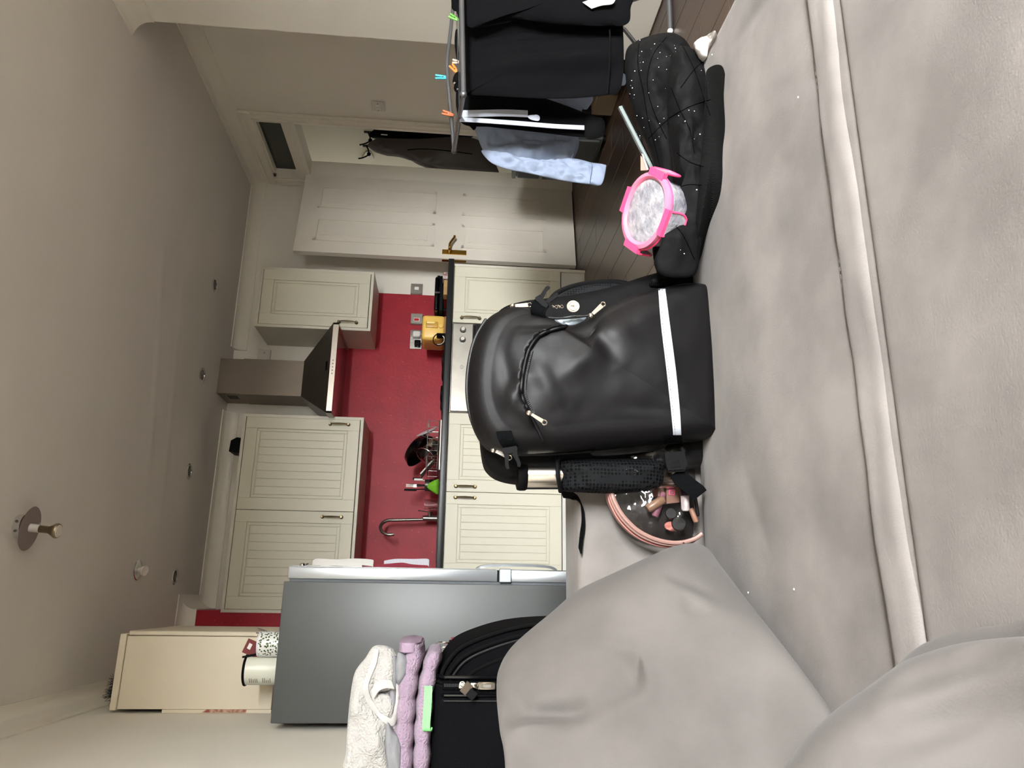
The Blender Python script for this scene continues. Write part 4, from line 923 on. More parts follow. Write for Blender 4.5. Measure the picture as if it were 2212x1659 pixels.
# scatter cushions
def sm(o, n=14):
    md = o.modifiers.new('ease', 'SMOOTH'); md.factor = 0.5; md.iterations = n; return o
def wr(cs):
    def f(d):
        z = 0
        for (c, dr, L, a, w) in cs:
            q = d-Vector(c); dr_ = Vector(dr).normalized(); u = q.dot(dr_); v2 = max(0, q.length_squared-u*u)
            if abs(u) < L: z += a*math.exp(-v2/(w*w))*math.cos(u/L*PI/2)
        return z
    return f
R_ = aZ(1526, 1186, 0.395)
pts = [R_, aY(1480, 1197, 1.40), aY(1430, 1215, 1.39), aY(1330, 1252, 1.36), aY(1250, 1288, 1.34), aY(1190, 1335, 1.30), aY(1110, 1400, 1.26), aY(1078, 1450, 1.22), aY(1072, 1500, 1.18), aY(1078, 1580, 1.10), aY(1090, 1660, 1.05),
       V(-0.34, 0.99, 0.775), V(-0.37, 0.90, 0.70), V(-0.34, 0.86, 0.52), V(-0.25, 0.86, 0.405), aZ(1822, 1600, 0.39), aZ(1800, 1540, 0.388), aZ(1740, 1455, 0.386), aZ(1680, 1378, 0.388), aZ(1610, 1290, 0.388), aZ(1560, 1225, 0.390)]
nrm = V(0.36, -0.85, 0.40)
O1 = spline(pts, 200); c1_ = sum(O1, Vector())/200
fold1 = plane_folds(c1_, nrm, 0.06, [([(1300, 1395), (1370, 1425), (1408, 1465), (1400, 1510), (1345, 1550), (1270, 1575)], 0.0182, 0.016), ([(1130, 1562), (1200, 1556), (1275, 1550)], -0.0308, 0.014), ([(1105, 1605), (1170, 1582), (1240, 1572)], 0.0168, 0.014), ([(1320, 1405), (1372, 1452), (1380, 1500)], -0.0140, 0.016),
    ([(1440, 1240), (1490, 1252), (1530, 1268)], -0.0140, 0.008), ([(1478, 1290), (1490, 1308), (1505, 1320)], -0.0112, 0.007), ([(1425, 1255), (1490, 1272), (1545, 1305)], 0.0098, 0.010), ([(1640, 1430), (1650, 1530), (1655, 1640)], -0.0070, 0.008), ([(1560, 1570), (1570, 1610), (1575, 1650)], -0.0070, 0.008), ([(1240, 1440), (1330, 1520), (1350, 1600)], 0.0084, 0.03), ([(1450, 1400), (1550, 1450), (1600, 1530)], 0.0070, 0.04), ([(1095, 1500), (1130, 1540), (1120, 1600)], -0.0140, 0.014)])
t = thing('scatter_cushion', 'large grey velvet cushion leaning in the corner by the sofa arm', 'cushion', (-0.1, 1.1, 0.385), 'grey scatter cushions')
b = MB(); puff(b, pts, nrm, 0.075, 0.05, rings=44, n=260, p=2.6, noise_amp=0.010, nscale=6, seed=2, extra=fold1); sm(b.build('cover', M_pillow, t, 60))
pts = [V(0.035, 0.36, 0.40), V(0.015, 0.50, 0.395), aZ(2212, 1335, 0.392), aZ(2100, 1352, 0.390), aZ(2000, 1385, 0.388), aZ(1950, 1425, 0.388), aZ(1885, 1490, 0.388), aZ(1822, 1553, 0.388), aZ(1765, 1625, 0.390), aZ(1730, 1670, 0.40),
       V(-0.33, 1.03, 0.47), V(-0.40, 0.95, 0.60), V(-0.40, 0.75, 0.66), V(-0.37, 0.50, 0.68), V(-0.30, 0.36, 0.64), V(-0.12, 0.33, 0.52)]
O2 = spline(pts, 180); c2_ = sum(O2, Vector())/180
fold2 = plane_folds(c2_, V(0.34, -0.70, 0.60), 0.05, [([(2040, 1445), (2130, 1425), (2260, 1418)], 0.010, 0.012), ([(1960, 1505), (2080, 1470), (2260, 1456)], -0.010, 0.014), ([(1900, 1585), (2050, 1530), (2260, 1505)], 0.010, 0.018), ([(1880, 1645), (2050, 1600), (2260, 1575)], -0.010, 0.018), ([(1850, 1700), (2050, 1650), (2260, 1625)], 0.008, 0.02)])
t = thing('scatter_cushion', 'grey velvet cushion in the near corner, nearest of the two cushions', 'cushion', (-0.2, 0.7, 0.385), 'grey scatter cushions')
b = MB(); puff(b, pts, V(0.34, -0.70, 0.60), 0.012, 0.012, rings=16, n=180, p=4, noise_amp=0.004, nscale=9, seed=6); sm(b.build('flange', M_pillow, t, 60), 4)
ins = [V(0.005, 0.36, 0.43), V(-0.02, 0.50, 0.42)]+[aZ(a_, c_, 0.412) for a_, c_ in ((2212, 1388), (2100, 1400), (2020, 1422), (1965, 1448), (1900, 1508), (1850, 1560), (1800, 1625), (1770, 1680))]+pts[10:]
ins = [q+V(0.004, -0.002, 0.005) for q in ins[:10]]+[q for q in ins[10:]]
b = MB(); puff(b, ins, V(0.34, -0.70, 0.60), 0.060, 0.02, rings=36, n=220, p=2.4, noise_amp=0.008, nscale=7, seed=6, extra=fold2); sm(b.build('cover', M_pillow, t, 60), 6)


# ================================================================== BACKPACK
from mathutils.bvhtree import BVHTree
def bvh_of(*mbs):
    v = []; f = []
    for m in mbs:
        o = len(v); v += m.v; f += [tuple(i+o for i in q) for q in m.f]
    return BVHTree.FromPolygons([tuple(p) for p in v], f)
def on(bv, x, y, off=0.001, fallY=1.27):
    d = Vector(_ray(x, y)).normalized(); h = bv.ray_cast(Vector(CAM), d)
    return (h[0]-d*off) if h[0] is not None else aY(x, y, fallY)
def decal(bv, A, B, n, k, off, fallY=1.27):
    """a band of cloth lying on a surface, between two edge lines"""
    a = spline([Vector((p[0], p[1], 0)) for p in A], n, False); b = spline([Vector((p[0], p[1], 0)) for p in B], n, False); m = MB()
    rows = []
    for j in range(k):
        t = j/(k-1); rows.append([on(bv, *(a[i].lerp(b[i], t)[:2]), off, fallY) for i in range(n)])
    back = [[q+Vector((0, 0.004, 0)) for q in r] for r in rows]
    vs = [q for r in rows for q in r]+[q for r in back for q in r]; fs = []; o = n*k
    for j in range(k-1):
        for i in range(n-1):
            q = (j*n+i, j*n+i+1, (j+1)*n+i+1, (j+1)*n+i); fs += [q, tuple(o+z for z in q[::-1])]
    rim = [i for i in range(n)]+[j*n+n-1 for j in range(1, k)]+[(k-1)*n+i for i in range(n-2, -1, -1)]+[j*n for j in range(k-2, 0, -1)]
    for i in range(len(rim)): fs.append((rim[i], o+rim[i], o+rim[(i+1) % len(rim)], rim[(i+1) % len(rim)]))
    return m.add(vs, fs)
bp = thing('backpack', 'black nylon cabin backpack standing upright on the sofa', 'backpack', (0.43, 1.36, 0.38))
fo = [(1553, 925), (1540, 940), (1440, 951), (1280, 966), (1180, 974), (1110, 975), (1066, 968), (1040, 946), (1020, 905), (1011, 850), (1013, 790), (1026, 732), (1050, 690), (1082, 669), (1115, 663), (1152, 674), (1190, 694), (1230, 700), (1268, 688), (1310, 660), (1360, 640), (1420, 624), (1490, 612), (1532, 618), (1545, 640), (1552, 690), (1556, 800)]
YM = 1.29
FO = [aY(a, c, YM) for a, c in fo]
arcp = [aY(a, c, 1.25) for a, c in ((1225, 706), (1190, 714), (1163, 726), (1141, 758), (1129, 810), (1127, 851), (1145, 893), (1173, 950))]
ax_ = [p.x for p in arcp][::-1]; az_ = [p.z for p in arcp][::-1]
def zarc(x): return float(np.interp(x, ax_, az_))
def G(x, z, px, py, dpx, dpy, L, a, w):
    c = aY(px, py, 1.25); d = aY(px+dpx, py+dpy, 1.25)-c; d.y = 0; d.normalize()
    u = (x-c.x)*d.x+(z-c.z)*d.z; v = -(x-c.x)*d.z+(z-c.z)*d.x
    return a*math.exp(-(v/w)**2)*math.cos(u/L*PI/2) if abs(u) < L else 0
def bpx(x, z):
    y = 0.0025*noise.noise(Vector((x*12, 1, z*12)))+0.0012*noise.noise(Vector((x*30, 5, z*26)))
    dz = z-zarc(x)
    if dz > 0: y += 0.012*math.exp(-dz/0.05)*min(1, dz/0.005)
    else: y += -0.003*math.exp(dz/0.02)
    y += G(x, z, 1300, 740, 40, 60, 0.055, -0.008, 0.018)+G(x, z, 1260, 780, 60, -40, 0.06, 0.006, 0.02)
    y += G(x, z, 1110, 850, -30, 60, 0.05, 0.006, 0.015)+G(x, z, 1095, 800, 20, 80, 0.06, -0.005, 0.014)+G(x, z, 1130, 920, 30, 30, 0.04, -0.006, 0.012)+G(x, z, 1075, 860, 20, 70, 0.06, 0.004, 0.02)
    y += G(x, z, 1180, 830, 40, 60, 0.05, 0.004, 0.018)+G(x, z, 1400, 880, 60, 10, 0.07, -0.003, 0.014)+G(x, z, 1390, 760, 50, 20, 0.08, 0.004, 0.03)
    for k in range(9): y += G(x, z, 1220+k*38, 950, 0, -30, 0.022, 0.0022*(1 if k % 2 else -1), 0.007)
    return y
fm = MB(); shell(fm, FO, 1.352, 1.262, 0.040, 0.020, n=240, rings=44, extra=bpx)
front = fm.build('front_compartment', M_nylon, bp, 70)
mo = [(1036, 960), (1042, 1000), (1052, 1020), (1075, 1036), (1115, 1045), (1180, 1046), (1300, 1036), (1420, 1024), (1500, 1016), (1528, 1004), (1536, 940), (1538, 800), (1532, 660), (1520, 616), (1490, 602), (1440, 604), (1380, 618), (1310, 640), (1240, 655), (1180, 664), (1120, 672), (1075, 690), (1045, 740), (1034, 820), (1032, 900)]
mm = MB(); shell(mm, [aY(a, c, 1.43) for a, c in mo], 1.415, 1.355, 0.030, 0.002, n=160, rings=6, roundback=0.03)
mm.v = [Vector((p.x, p.y+(0.06 if p.y > 1.385 else 0.0), p.z)) for p in mm.v]
mm.build('main_compartment', M_nylon2, bp, 60)
BV = bvh_of(fm, mm)
# reflective strip
M_refl = mat('reflective_silver_tape', (178, 184, 192), 0.45, 0.1, spec=0.6)
st = decal(BV, [(1422, 624), (1428, 700), (1440, 800), (1449, 880), (1455, 944)], [(1437, 624), (1447, 700), (1460, 800), (1468, 880), (1472, 944)], 44, 4, 0.0012)
sto = st.build('reflective_strip', M_refl, bp, 60)
b = MB()
for k in range(52):
    u = k/52; A_ = np.interp(u, [0, .25, .55, .8, 1], [1425.5, 1432, 1444, 1453, 1459]); y_ = 624+320*u
    b.tube([on(BV, A_, y_, 0.0026), on(BV, A_+0.2, y_+3.2, 0.0026)], 0.0004, 4)
b.build('stitch_line', M_steeldk, sto)
# pocket mouth with its zip
pa = [(1224, 704), (1190, 713), (1163, 726), (1141, 758), (1129, 810), (1127, 851), (1145, 893), (1174, 952)]
pts = [on(BV, x, y, 0.002) for x, y in [(q.x, q.y) for q in spline([Vector((p[0], p[1], 0)) for p in pa], 50, False)]]
MB().tube(pts, 0.0034, 8).build('pocket_piping', M_nylon, bp)
pts2 = [on(BV, x+8, y+1, 0.0015) for x, y in [(q.x, q.y) for q in spline([Vector((p[0], p[1], 0)) for p in pa[3:7]], 40, False)]]
M_zip = mat('black_zip_coil', (12, 12, 13), 0.45)
b = MB(); b.tube(pts2, 0.0026, 6)
for q in pts2[::1]: b.obox(q+V(0, -0.0015, 0), (0.0004, 0, 0.0004), (0, 0.0018, 0), (0.0016, 0, -0.0016))
b.build('pocket_zip', M_zip, bp)
# outer zip along the seam of the front compartment
zp = [(1050, 690), (1026, 732), (1012, 790), (1009, 850), (1018, 905), (1038, 948), (1064, 972), (1110, 980), (1180, 980), (1280, 973)]
ZP = [aY(q.x, q.y, 1.318) for q in spline([Vector((p[0], p[1], 0)) for p in zp], 110, False)]
b = MB().tube(ZP, 0.0034, 7)
for i in range(0, 110): 
    b.obox(ZP[i]+V(0, -0.003, 0), (0.0011, 0, 0), (0, 0.0010, 0), (0, 0, 0.0011))
b.build('main_zip', M_zip, bp)
b = MB().ribbon([aY(a, c, 1.325) for a, c in ((1120, 980), (1180, 982), (1240, 979), (1282, 974))], (0, 0.012, 0), 0.001); b.build('zip_tape', M_web, bp)
b = MB(); puff(b, [aY(a, c, 1.335) for a, c in ((1280, 964), (1282, 984), (1340, 983), (1430, 970), (1432, 950), (1350, 958))], (-0.5, -1, 0), 0.006, 0.006, rings=5, n=50, noise_amp=0.002, nscale=40); b.build('side_gusset', M_nylon, bp)
# zip pulls
M_pull = mat('polished_zip_pull', (226, 218, 206), 0.18, 1.0)
def pull(a, b_, Y0, w=0.0042, ring=True):
    A_ = aY(*a, Y0); B_ = aY(*b_, Y0); d = (B_-A_); L = d.length; d.normalize(); e = Vector((-d.z, 0, d.x))
    m = MB().sphere(A_, 0.0052, 10, 6)
    q = [A_+d*L*0.18+e*w*0.7, A_+d*L*0.18-e*w*0.7, A_+d*L-e*w, A_+d*L+e*w]; m.prism([p+V(0, -0.001, 0) for p in q], (0, 0.0022, 0))
    if ring: m.tube(arc(A_+d*(L+0.004), 0.0042, 0, 2*PI, 13, d, e)[:-1], 0.0011, 5, closed=True)
    return m.build('zip_pull', M_pull, bp)
pull((1066, 972), (1096, 986), 1.300); pull((1143, 892), (1172, 910), 1.222, 0.0035); pull((1107, 661), (1140, 659), 1.295); pull((1276, 682), (1300, 660), 1.262, 0.0045)
# medallion on its chain
b = MB()
for k in range(4): b.tube(arc(aY(1196+k*6, 663-k*0.3, 1.262), 0.0026, 0, 2*PI, 11, (0.6, 0.3, 0.9), (1, 0, -0.3 if k % 2 else 0.5))[:-1], 0.0006, 4, closed=True)
b.build('chain', M_pull, bp)
mc = aY(1238, 662, 1.258)
md = MB().lathe([(0.0112, -0.0012), (0.0118, 0), (0.0112, 0.0012), (0.0095, 0.0009), (0, 0.0009)], mc, (0, -1, 0.1), 30).build('medallion', mat('pale_gold_medal', (196, 184, 156), 0.4, 0.8), bp)
b = MB().tube(arc(mc+V(0, -0.0016, 0), 0.0082, 0, 2*PI, 25, (1, 0, 0), (0, 0.1, 1))[:-1], 0.0004, 4, closed=True)
b.tube([mc+V(-0.005, -0.0017, -0.003), mc+V(0, -0.0017, 0.001), mc+V(0.005, -0.0017, -0.002)], 0.0006, 4); b.tube([mc+V(0, -0.0017, -0.004), mc+V(0.001, -0.0017, 0.005)], 0.0006, 4)
for k in range(14):
    a = 2*PI*k/14; b.sphere(mc+V(0.0098*math.cos(a), -0.0014, 0.0098*math.sin(a)), 0.0006, 5, 4)
b.build('relief', M_brass, md)
# open side pocket on the right with pale lining
b = MB(); puff(b, [aY(a, c, 1.292) for a, c in ((1196, 688), (1216, 686), (1240, 682), (1266, 683), (1258, 696), (1232, 712), (1214, 704))], (0.2, -1, 0.2), 0.006, 0.004, rings=6, n=44, noise_amp=0.004, nscale=60); b.build('pocket_lining', mat('pale_grey_lining', (132, 142, 150), 0.25, 0.3), bp)
b = MB(); q = spline([aY(a, c, 1.275) for a, c in ((1170, 684), (1200, 688), (1235, 686), (1272, 682))], 40, False); b.tube(q, 0.0022, 6)
for p in q: b.obox(p+V(0, -0.002, 0), (0.001, 0, 0), (0, 0.001, 0), (0, 0, 0.001))
b.build('side_zip', M_zip, bp)
# shoulder strap
M_mesh = mat('black_air_mesh', (20, 20, 21), 0.75, spec=0.1)
nt, bs = nodes_of(M_mesh); vo = nt.nodes.new('ShaderNodeTexVoronoi'); vo.inputs['Scale'].default_value = 170; vo.inputs['Randomness'].default_value = 0.12
tc = nt.nodes.new('ShaderNodeTexCoord'); nt.links.new(tc.outputs['Object'], vo.inputs['Vector'])
rp = nt.nodes.new('ShaderNodeValToRGB'); rp.color_ramp.elements[0].color = lin((5, 5, 6)); rp.color_ramp.elements[1].color = lin((26, 27, 28)); rp.color_ramp.elements[0].position = 0.25; rp.color_ramp.elements[1].position = 0.5
nt.links.new(vo.outputs['Distance'], rp.inputs[0]); nt.links.new(rp.outputs[0], bs.inputs['Base Color'])
bu = nt.nodes.new('ShaderNodeBump'); bu.inputs['Strength'].default_value = 0.6; bu.inputs['Distance'].default_value = 0.003; nt.links.new(vo.outputs['Distance'], bu.inputs['Height']); nt.links.new(bu.outputs[0], bs.inputs['Normal'])
b = MB(); puff(b, [aY(a, c, 1.475) for a, c in ((1188, 652), (1205, 634), (1240, 620), (1285, 612), (1330, 611), (1362, 617), (1395, 625), (1350, 640), (1290, 648), (1230, 652))], (0, -1, 0), 0.012, 0.02, rings=7, n=70, p=1.8); ss = b.build('shoulder_strap', M_mesh, bp)
b = MB().tube(spline([aY(a, c, 1.472) for a, c in ((1188, 650), (1205, 632), (1240, 618), (1285, 610), (1330, 609), (1362, 615), (1395, 624))], 40, False), 0.006, 8); b.build('strap_binding', M_nylon2, ss)
# webbing and buckles
def buckle_fork(parent, c, d, e, n_, s=1.0):
    """male half of a side-release buckle: c root, d pointing to the prongs, e across, n_ thickness"""
    P = lambda u, v: c+d*(u*s)+e*(v*s)
    b = MB()
    for poly in ([(0, -0.013), (0.004, -0.015), (0.012, -0.013), (0.012, 0.013), (0.004, 0.015), (0, 0.013)],
                 [(0.010, -0.013), (0.016, -0.012), (0.034, -0.015), (0.040, -0.013), (0.040, -0.008), (0.030, -0.008), (0.018, -0.004), (0.012, -0.004)],
                 [(0.010, 0.013), (0.016, 0.012), (0.034, 0.015), (0.040, 0.013), (0.040, 0.008), (0.030, 0.008), (0.018, 0.004), (0.012, 0.004)]):
        b.prism([P(u, v)-n_*0.0022 for u, v in poly], n_*0.0044)
    return b.build('buckle', M_black, parent)
b = MB().ribbon(spline([aY(1088, 932, 1.262), aY(1092, 945, 1.256), aY(1098, 958, 1.262), aY(1104, 966, 1.272)], 14, False), tuple((aY(1120, 950, 1.26)-aY(1086, 952, 1.26))*0.5), 0.0014)
b.build('compression_strap', M_web, bp)
c_ = aY(1100, 966, 1.266); d_ = (aY(1108, 1004, 1.268)-c_).normalized(); e_ = (aY(1125, 962, 1.266)-aY(1078, 970, 1.266)).normalized(); buckle_fork(bp, c_, d_, e_, V(0, -1, 0), 0.92)
b = MB().ribbon(spline([aY(1165, 690, 1.265), aY(1162, 676, 1.252), aY(1164, 664, 1.250), aY(1170, 655, 1.258)], 14, False), tuple((aY(1180, 682, 1.26)-aY(1148, 668, 1.26))*0.5), 0.0014)
b.build('compression_strap', M_web, bp)
c_ = aY(1166, 657, 1.254); d_ = (aY(1194, 628, 1.254)-c_).normalized(); e_ = Vector((-d_.z, 0, d_.x)); buckle_fork(bp, c_, d_, e_, V(0, -1, 0), 0.95)
# lower left strap with closed buckle
lo = decal(BV, [(1434, 940), (1436, 960), (1438, 984)], [(1472, 940), (1475, 960), (1478, 980)], 16, 3, 0.0018, 1.30); lo.build('compression_strap', M_web, bp)
c_ = aY(1457, 978, 1.315); 
b = MB(); P = lambda a, c: aY(a, c, 1.312)
b.prism([P(1436, 978), P(1478, 974), P(1484, 1000), P(1479, 1018), P(1444, 1020), P(1438, 1000)], (0, 0.006, 0)); bk = b.build('buckle', M_black, bp)
b = MB(); P = lambda a, c: aY(a, c, 1.3105)
b.prism([P(1452, 996), P(1467, 994), P(1470, 1008), P(1449, 1010)], (0, 0.0012, 0)); b.build('buckle_slot', M_blackgl, bk)
b = MB(); 
for k in range(9): b.obox(aY(1446+k*4, 1016-k*0.3, 1.310), (0.0006, 0, 0), (0, 0.0012, 0), (0, 0, 0.0014))
b.build('buckle_ridges', M_black, bk)
b = MB().ribbon(spline([aY(1462, 1018, 1.325), aY(1472, 1034, 1.322), aY(1488, 1048, 1.320), aY(1504, 1060, 1.320), aY(1512, 1070, 1.322)], 18, False), tuple((aY(1508, 1044, 1.32)-aY(1480, 1066, 1.32))*0.5), 0.0014)
b.build('strap_tail', M_web, bp)
b = MB().rbox(*sum(([v-h, v+h] for v, h in zip(aY(1420, 612, 1.30), (0.006, 0.012, 0.014))), []), 0.003, 1); b.build('strap_slider', M_black, bp)
b = MB()
for k in range(8): b.obox(aY(1406+k*4, 613, 1.285), (0.005, 0, 0), (0, 0.001, 0), (0, 0, 0.0008))
b.build('slider_ridges', M_web, bp)
b = MB().ribbon(spline([aY(1214, 1058, 1.43), aY(1232, 1072, 1.425), aY(1244, 1074, 1.42), aY(1252, 1082, 1.42), aY(1258, 1098, 1.42), aY(1260, 1130, 1.42), aY(1256, 1160, 1.421), aY(1253, 1190, 1.421)], 30, False), (0.006, 0.006, 0.001), 0.0014); b.build('hanging_strap', M_web, bp)
b = MB(); b.prism([aY(a, c, 1.42) for a, c in ((1212, 1062), (1218, 1075), (1240, 1078), (1248, 1070), (1234, 1060))], (0, 0.006, 0)); b.build('ladder_lock', M_black, bp)
# side pocket of netting
M_net = mat('black_net', (18, 18, 19), 0.75, spec=0.1)
nt, bs = nodes_of(M_net); vo = nt.nodes.new('ShaderNodeTexVoronoi'); vo.inputs['Scale'].default_value = 150; vo.inputs['Randomness'].default_value = 0.1
tc = nt.nodes.new('ShaderNodeTexCoord'); nt.links.new(tc.outputs['Object'], vo.inputs['Vector'])
rp = nt.nodes.new('ShaderNodeValToRGB'); rp.color_ramp.elements[0].color = (0.78, 0.78, 0.78, 1); rp.color_ramp.elements[1].color = (1, 1, 1, 1); rp.color_ramp.elements[0].position = 0.34; rp.color_ramp.elements[1].position = 0.44
nt.links.new(vo.outputs['Distance'], rp.inputs[0]); nt.links.new(rp.outputs[0], bs.inputs['Alpha'])
rq = nt.nodes.new('ShaderNodeValToRGB'); rq.color_ramp.elements[0].color = lin((3, 3, 3)); rq.color_ramp.elements[1].color = lin((17, 18, 19)); rq.color_ramp.elements[0].position = 0.32; rq.color_ramp.elements[1].position = 0.46
nt.links.new(vo.outputs['Distance'], rq.inputs[0]); nt.links.new(rq.outputs[0], bs.inputs['Base Color'])
b = MB(); puff(b, [aY(a, c, 1.372) for a, c in ((1206, 992), (1207, 1025), (1210, 1058), (1260, 1064), (1330, 1066), (1400, 1060), (1428, 1046), (1434, 1015), (1430, 992), (1330, 988))], (-0.2, -1, 0), 0.050, 0.012, rings=14, n=90, p=3.5, noise_amp=0.002, nscale=30)
np_ = b.build('net_pocket', M_net, bp, 60)
b = MB().tube(spline([aY(a, c, y) for a, c, y in ((1205, 988, 1.34), (1204, 1005, 1.330), (1206, 1030, 1.328), (1209, 1050, 1.34), (1211, 1062, 1.35))], 24, False), 0.0042, 8); b.build('pocket_binding', M_nylon2, np_)
# flask in the pocket
t = thing('steel_flask', 'brushed steel flask with a black collar in the backpack side pocket', 'flask', (0.222, 1.345, 0.44))
fc = aY(1172, 1027, 1.378)
MB().lathe([(0.024, 0.43-fc.z), (0.0262, 0.44-fc.z), (0.0262, 0.03), (0.025, 0.034)], fc, (-0.03, 0.0, 1), 36).build('body', mat('satin_steel', (190, 182, 172), 0.22, 1.0), t)
MB().lathe([(0.0268, 0.030), (0.0285, 0.033), (0.0285, 0.043), (0.027, 0.048), (0.02, 0.050)], fc, (-0.03, 0.0, 1), 36).build('collar', M_black, t)

# ================================================================== SUITCASE AND TOWELS
M_case = mat('black_ballistic_nylon', (9, 9, 11), 0.8, spec=0.06, bump=0.35, bscale=420)
t = thing('suitcase', 'black fabric suitcase standing between the sofa arm and the fridge', 'suitcase', (-0.25, 2.0, 0))
cm = MB().rbox(-0.455, -0.178, 1.775, 2.28, 0.045, 0.878, 0.022, 4); cm.build('body', M_case, t)
po = [V(-0.200, 0, 0.868), V(-0.165, 0, 0.868), V(-0.140, 0, 0.858), V(-0.105, 0, 0.828), V(-0.080, 0, 0.775), V(-0.058, 0, 0.70), V(-0.047, 0, 0.62), V(-0.042, 0, 0.50), V(-0.042, 0, 0.30), V(-0.06, 0, 0.20), V(-0.12, 0, 0.17), V(-0.20, 0, 0.17)]
pm = MB(); shell(pm, po, 2.24, 1.80, 0.022, 0.012, n=120, rings=6); pm.build('front_pocket', M_case, t)
for dx, dz, r in ((-0.004, -0.004, 0.0045), (-0.022, -0.012, 0.004), (-0.030, -0.02, 0.003), (-0.055, -0.035, 0.004)):
    q = [V(p.x+dx if p.x > -0.19 else p.x, 1.792, p.z+dz) for p in po[1:9]]; MB().tube(spline(q, 40, False), r, 6).build('piping', M_coatb if r > 0.0035 else M_zip, t)
for py, r in ((1463, 0.0042), (1476, 0.002), (1484, 0.002), (1502, 0.0042), (1514, 0.0025)):
    x = aY(1000, py, 1.772).x; MB().tube([(x, 1.772, 0.10), (x, 1.772, 0.855), (x+0.002, 1.80, 0.880)], r, 7).build('edge_piping', M_blackgl if r > 0.004 else M_zip, t)
x = aY(1000, 1480, 1.773).x
zb = MB().box(x-0.009, x+0.009, 1.770, 1.776, 0.12, 0.86); 
zt = zb.build('zip_tape', M_web, t)
b = MB()
for k in range(70): b.obox((x, 1.7685, 0.62+k*0.0034), (0.0032, 0, 0), (0, 0.0012, 0), (0, 0, 0.0009))
b.build('zip_teeth', M_zip, zt)
for z in (0.815, 0.790):
    MB().rbox(x-0.0065, x+0.0065, 1.760, 1.770, z-0.009, z+0.009, 0.003, 2).build('zip_slider', M_pull, t)
MB().rbox(x-0.0075, x+0.0075, 1.757, 1.761, 0.742, 0.782, 0.002, 1).build('zip_pull', M_pull, t)
MB().box(x-0.003, x+0.003, 1.7562, 1.7575, 0.752, 0.770).build('zip_mark', M_steel, t)
for (wx, wy) in ((-0.42, 1.82), (-0.21, 1.82), (-0.42, 2.22), (-0.21, 2.22)): MB().lathe([(0.024, -0.012), (0.026, 0), (0.024, 0.012)], (wx, wy, 0.0265), (1, 0, 0), 16).build('wheel', M_black, t)
t = thing('padlock', 'small brown and black padlock hanging on the suitcase zip', 'padlock', (x-0.01, 1.755, 0.78))
pk = aY(1008, 1487, 1.752); MB().obox(pk, (0.010, 0, -0.008), (0, 0.004, 0), (0.0055, 0, 0.007)).build('body', mat('bronze_lock', (92, 82, 72), 0.3, 0.8), t)
MB().obox(pk+V(-0.012, 0, -0.011), (0.007, 0, -0.006), (0, 0.0045, 0), (0.006, 0, 0.0075)).build('bumper', M_black, t)
MB().tube(arc(pk+V(0.008, 0, 0.010), 0.006, 0, 2*PI, 15, (1, 0, 0), (0, 0, 1))[:-1], 0.0012, 5, closed=True).build('shackle', M_chrome, t)
# lilac bath towel, two bubbly folds
M_lil = mat('lilac_terry', (160, 138, 157), 0.95, var=0.08, vscale=25, bump=0.9, bscale=230, sheen=0.2)
M_wht = mat('white_terry', (184, 181, 176), 0.95, var=0.06, vscale=20, bump=0.9, bscale=210, sheen=0.2)
def fold_layer(z0, z1, x0, x1, y0, y1, wav, m, parent, ph=0.0, sag=0.0, n=90, k=28):
    b = MB(); vs = []; fs = []; zc_ = (z0+z1)/2; hz_ = (z1-z0)/2
    for i in range(n):
        u = i/(n-1); x = x0+(x1-x0)*u; end = min(1, min(u, 1-u)/0.06)**0.5
        lump = 1+wav*(abs(math.sin((x*62)+ph))-0.55)
        for j in range(k):
            a = 2*PI*j/k; ca, sa = math.cos(a), math.sin(a)
            y = (y0+y1)/2+(y1-y0)/2*math.copysign(abs(ca)**0.45, ca)*(0.97+0.03*end)
            z = zc_+hz_*math.copysign(abs(sa)**0.6, sa)*lump*(0.55+0.45*end)+sag*max(0, u-0.7)**1.5
            yy = y-(0.010*wav*2*(abs(math.sin(x*62+ph))-0.5) if ca < 0 else 0)
            vs.append(V(x, yy+0.004*noise.noise(Vector((x*20, y*9, z*20))), z+0.003*noise.noise(Vector((x*16, y*16, 3)))))
    for i in range(n-1):
        for j in range(k): fs.append((i*k+j, i*k+(j+1) % k, (i+1)*k+(j+1) % k, (i+1)*k+j))
    fs += [tuple(range(k)), tuple((n-1)*k+j for j in range(k))]
    return b.add(vs, fs).build('fold', m, parent, 60)
t = thing('lilac_towel', 'folded lilac terry towel lying on the suitcase under the white towel', 'towel', (-0.3, 1.9, 0.88))
fold_layer(0.879, 0.919, -0.47, -0.115, 1.765, 2.10, 0.22, M_lil, t, 0.2, -0.12)
fold_layer(0.916, 0.962, -0.47, -0.100, 1.760, 2.10, 0.24, M_lil, t, 0.6, -0.10)
fold_layer(0.913, 0.964, -0.118, -0.094, 1.756, 2.10, 0.0, mat('lilac_band', (148, 128, 146), 0.9, bump=0.3, bscale=200), t, 0.6, 0.0, 12).name = 'hem_band'
t = thing('grey_cloth', 'grey marl cloth between the lilac towel and the white towel', 'cloth', (-0.3, 1.9, 0.96))
M_grey = mat('grey_marl_jersey', (128, 128, 131), 0.9, var=0.1, vscale=40, bump=0.1, bscale=200)
fold_layer(0.958, 0.982, -0.47, -0.125, 1.772, 2.05, 0.10, M_grey, t, 0.1)
b = MB(); puff(b, [aY(a, c, 1.775) for a, c in ((858, 1412), (866, 1409), (880, 1420), (884, 1440), (872, 1470), (858, 1478), (853, 1445))], (0.2, -1, 0), 0.018, 0.03, rings=6, n=50, noise_amp=0.006, nscale=40); b.build('fold', M_grey, t)
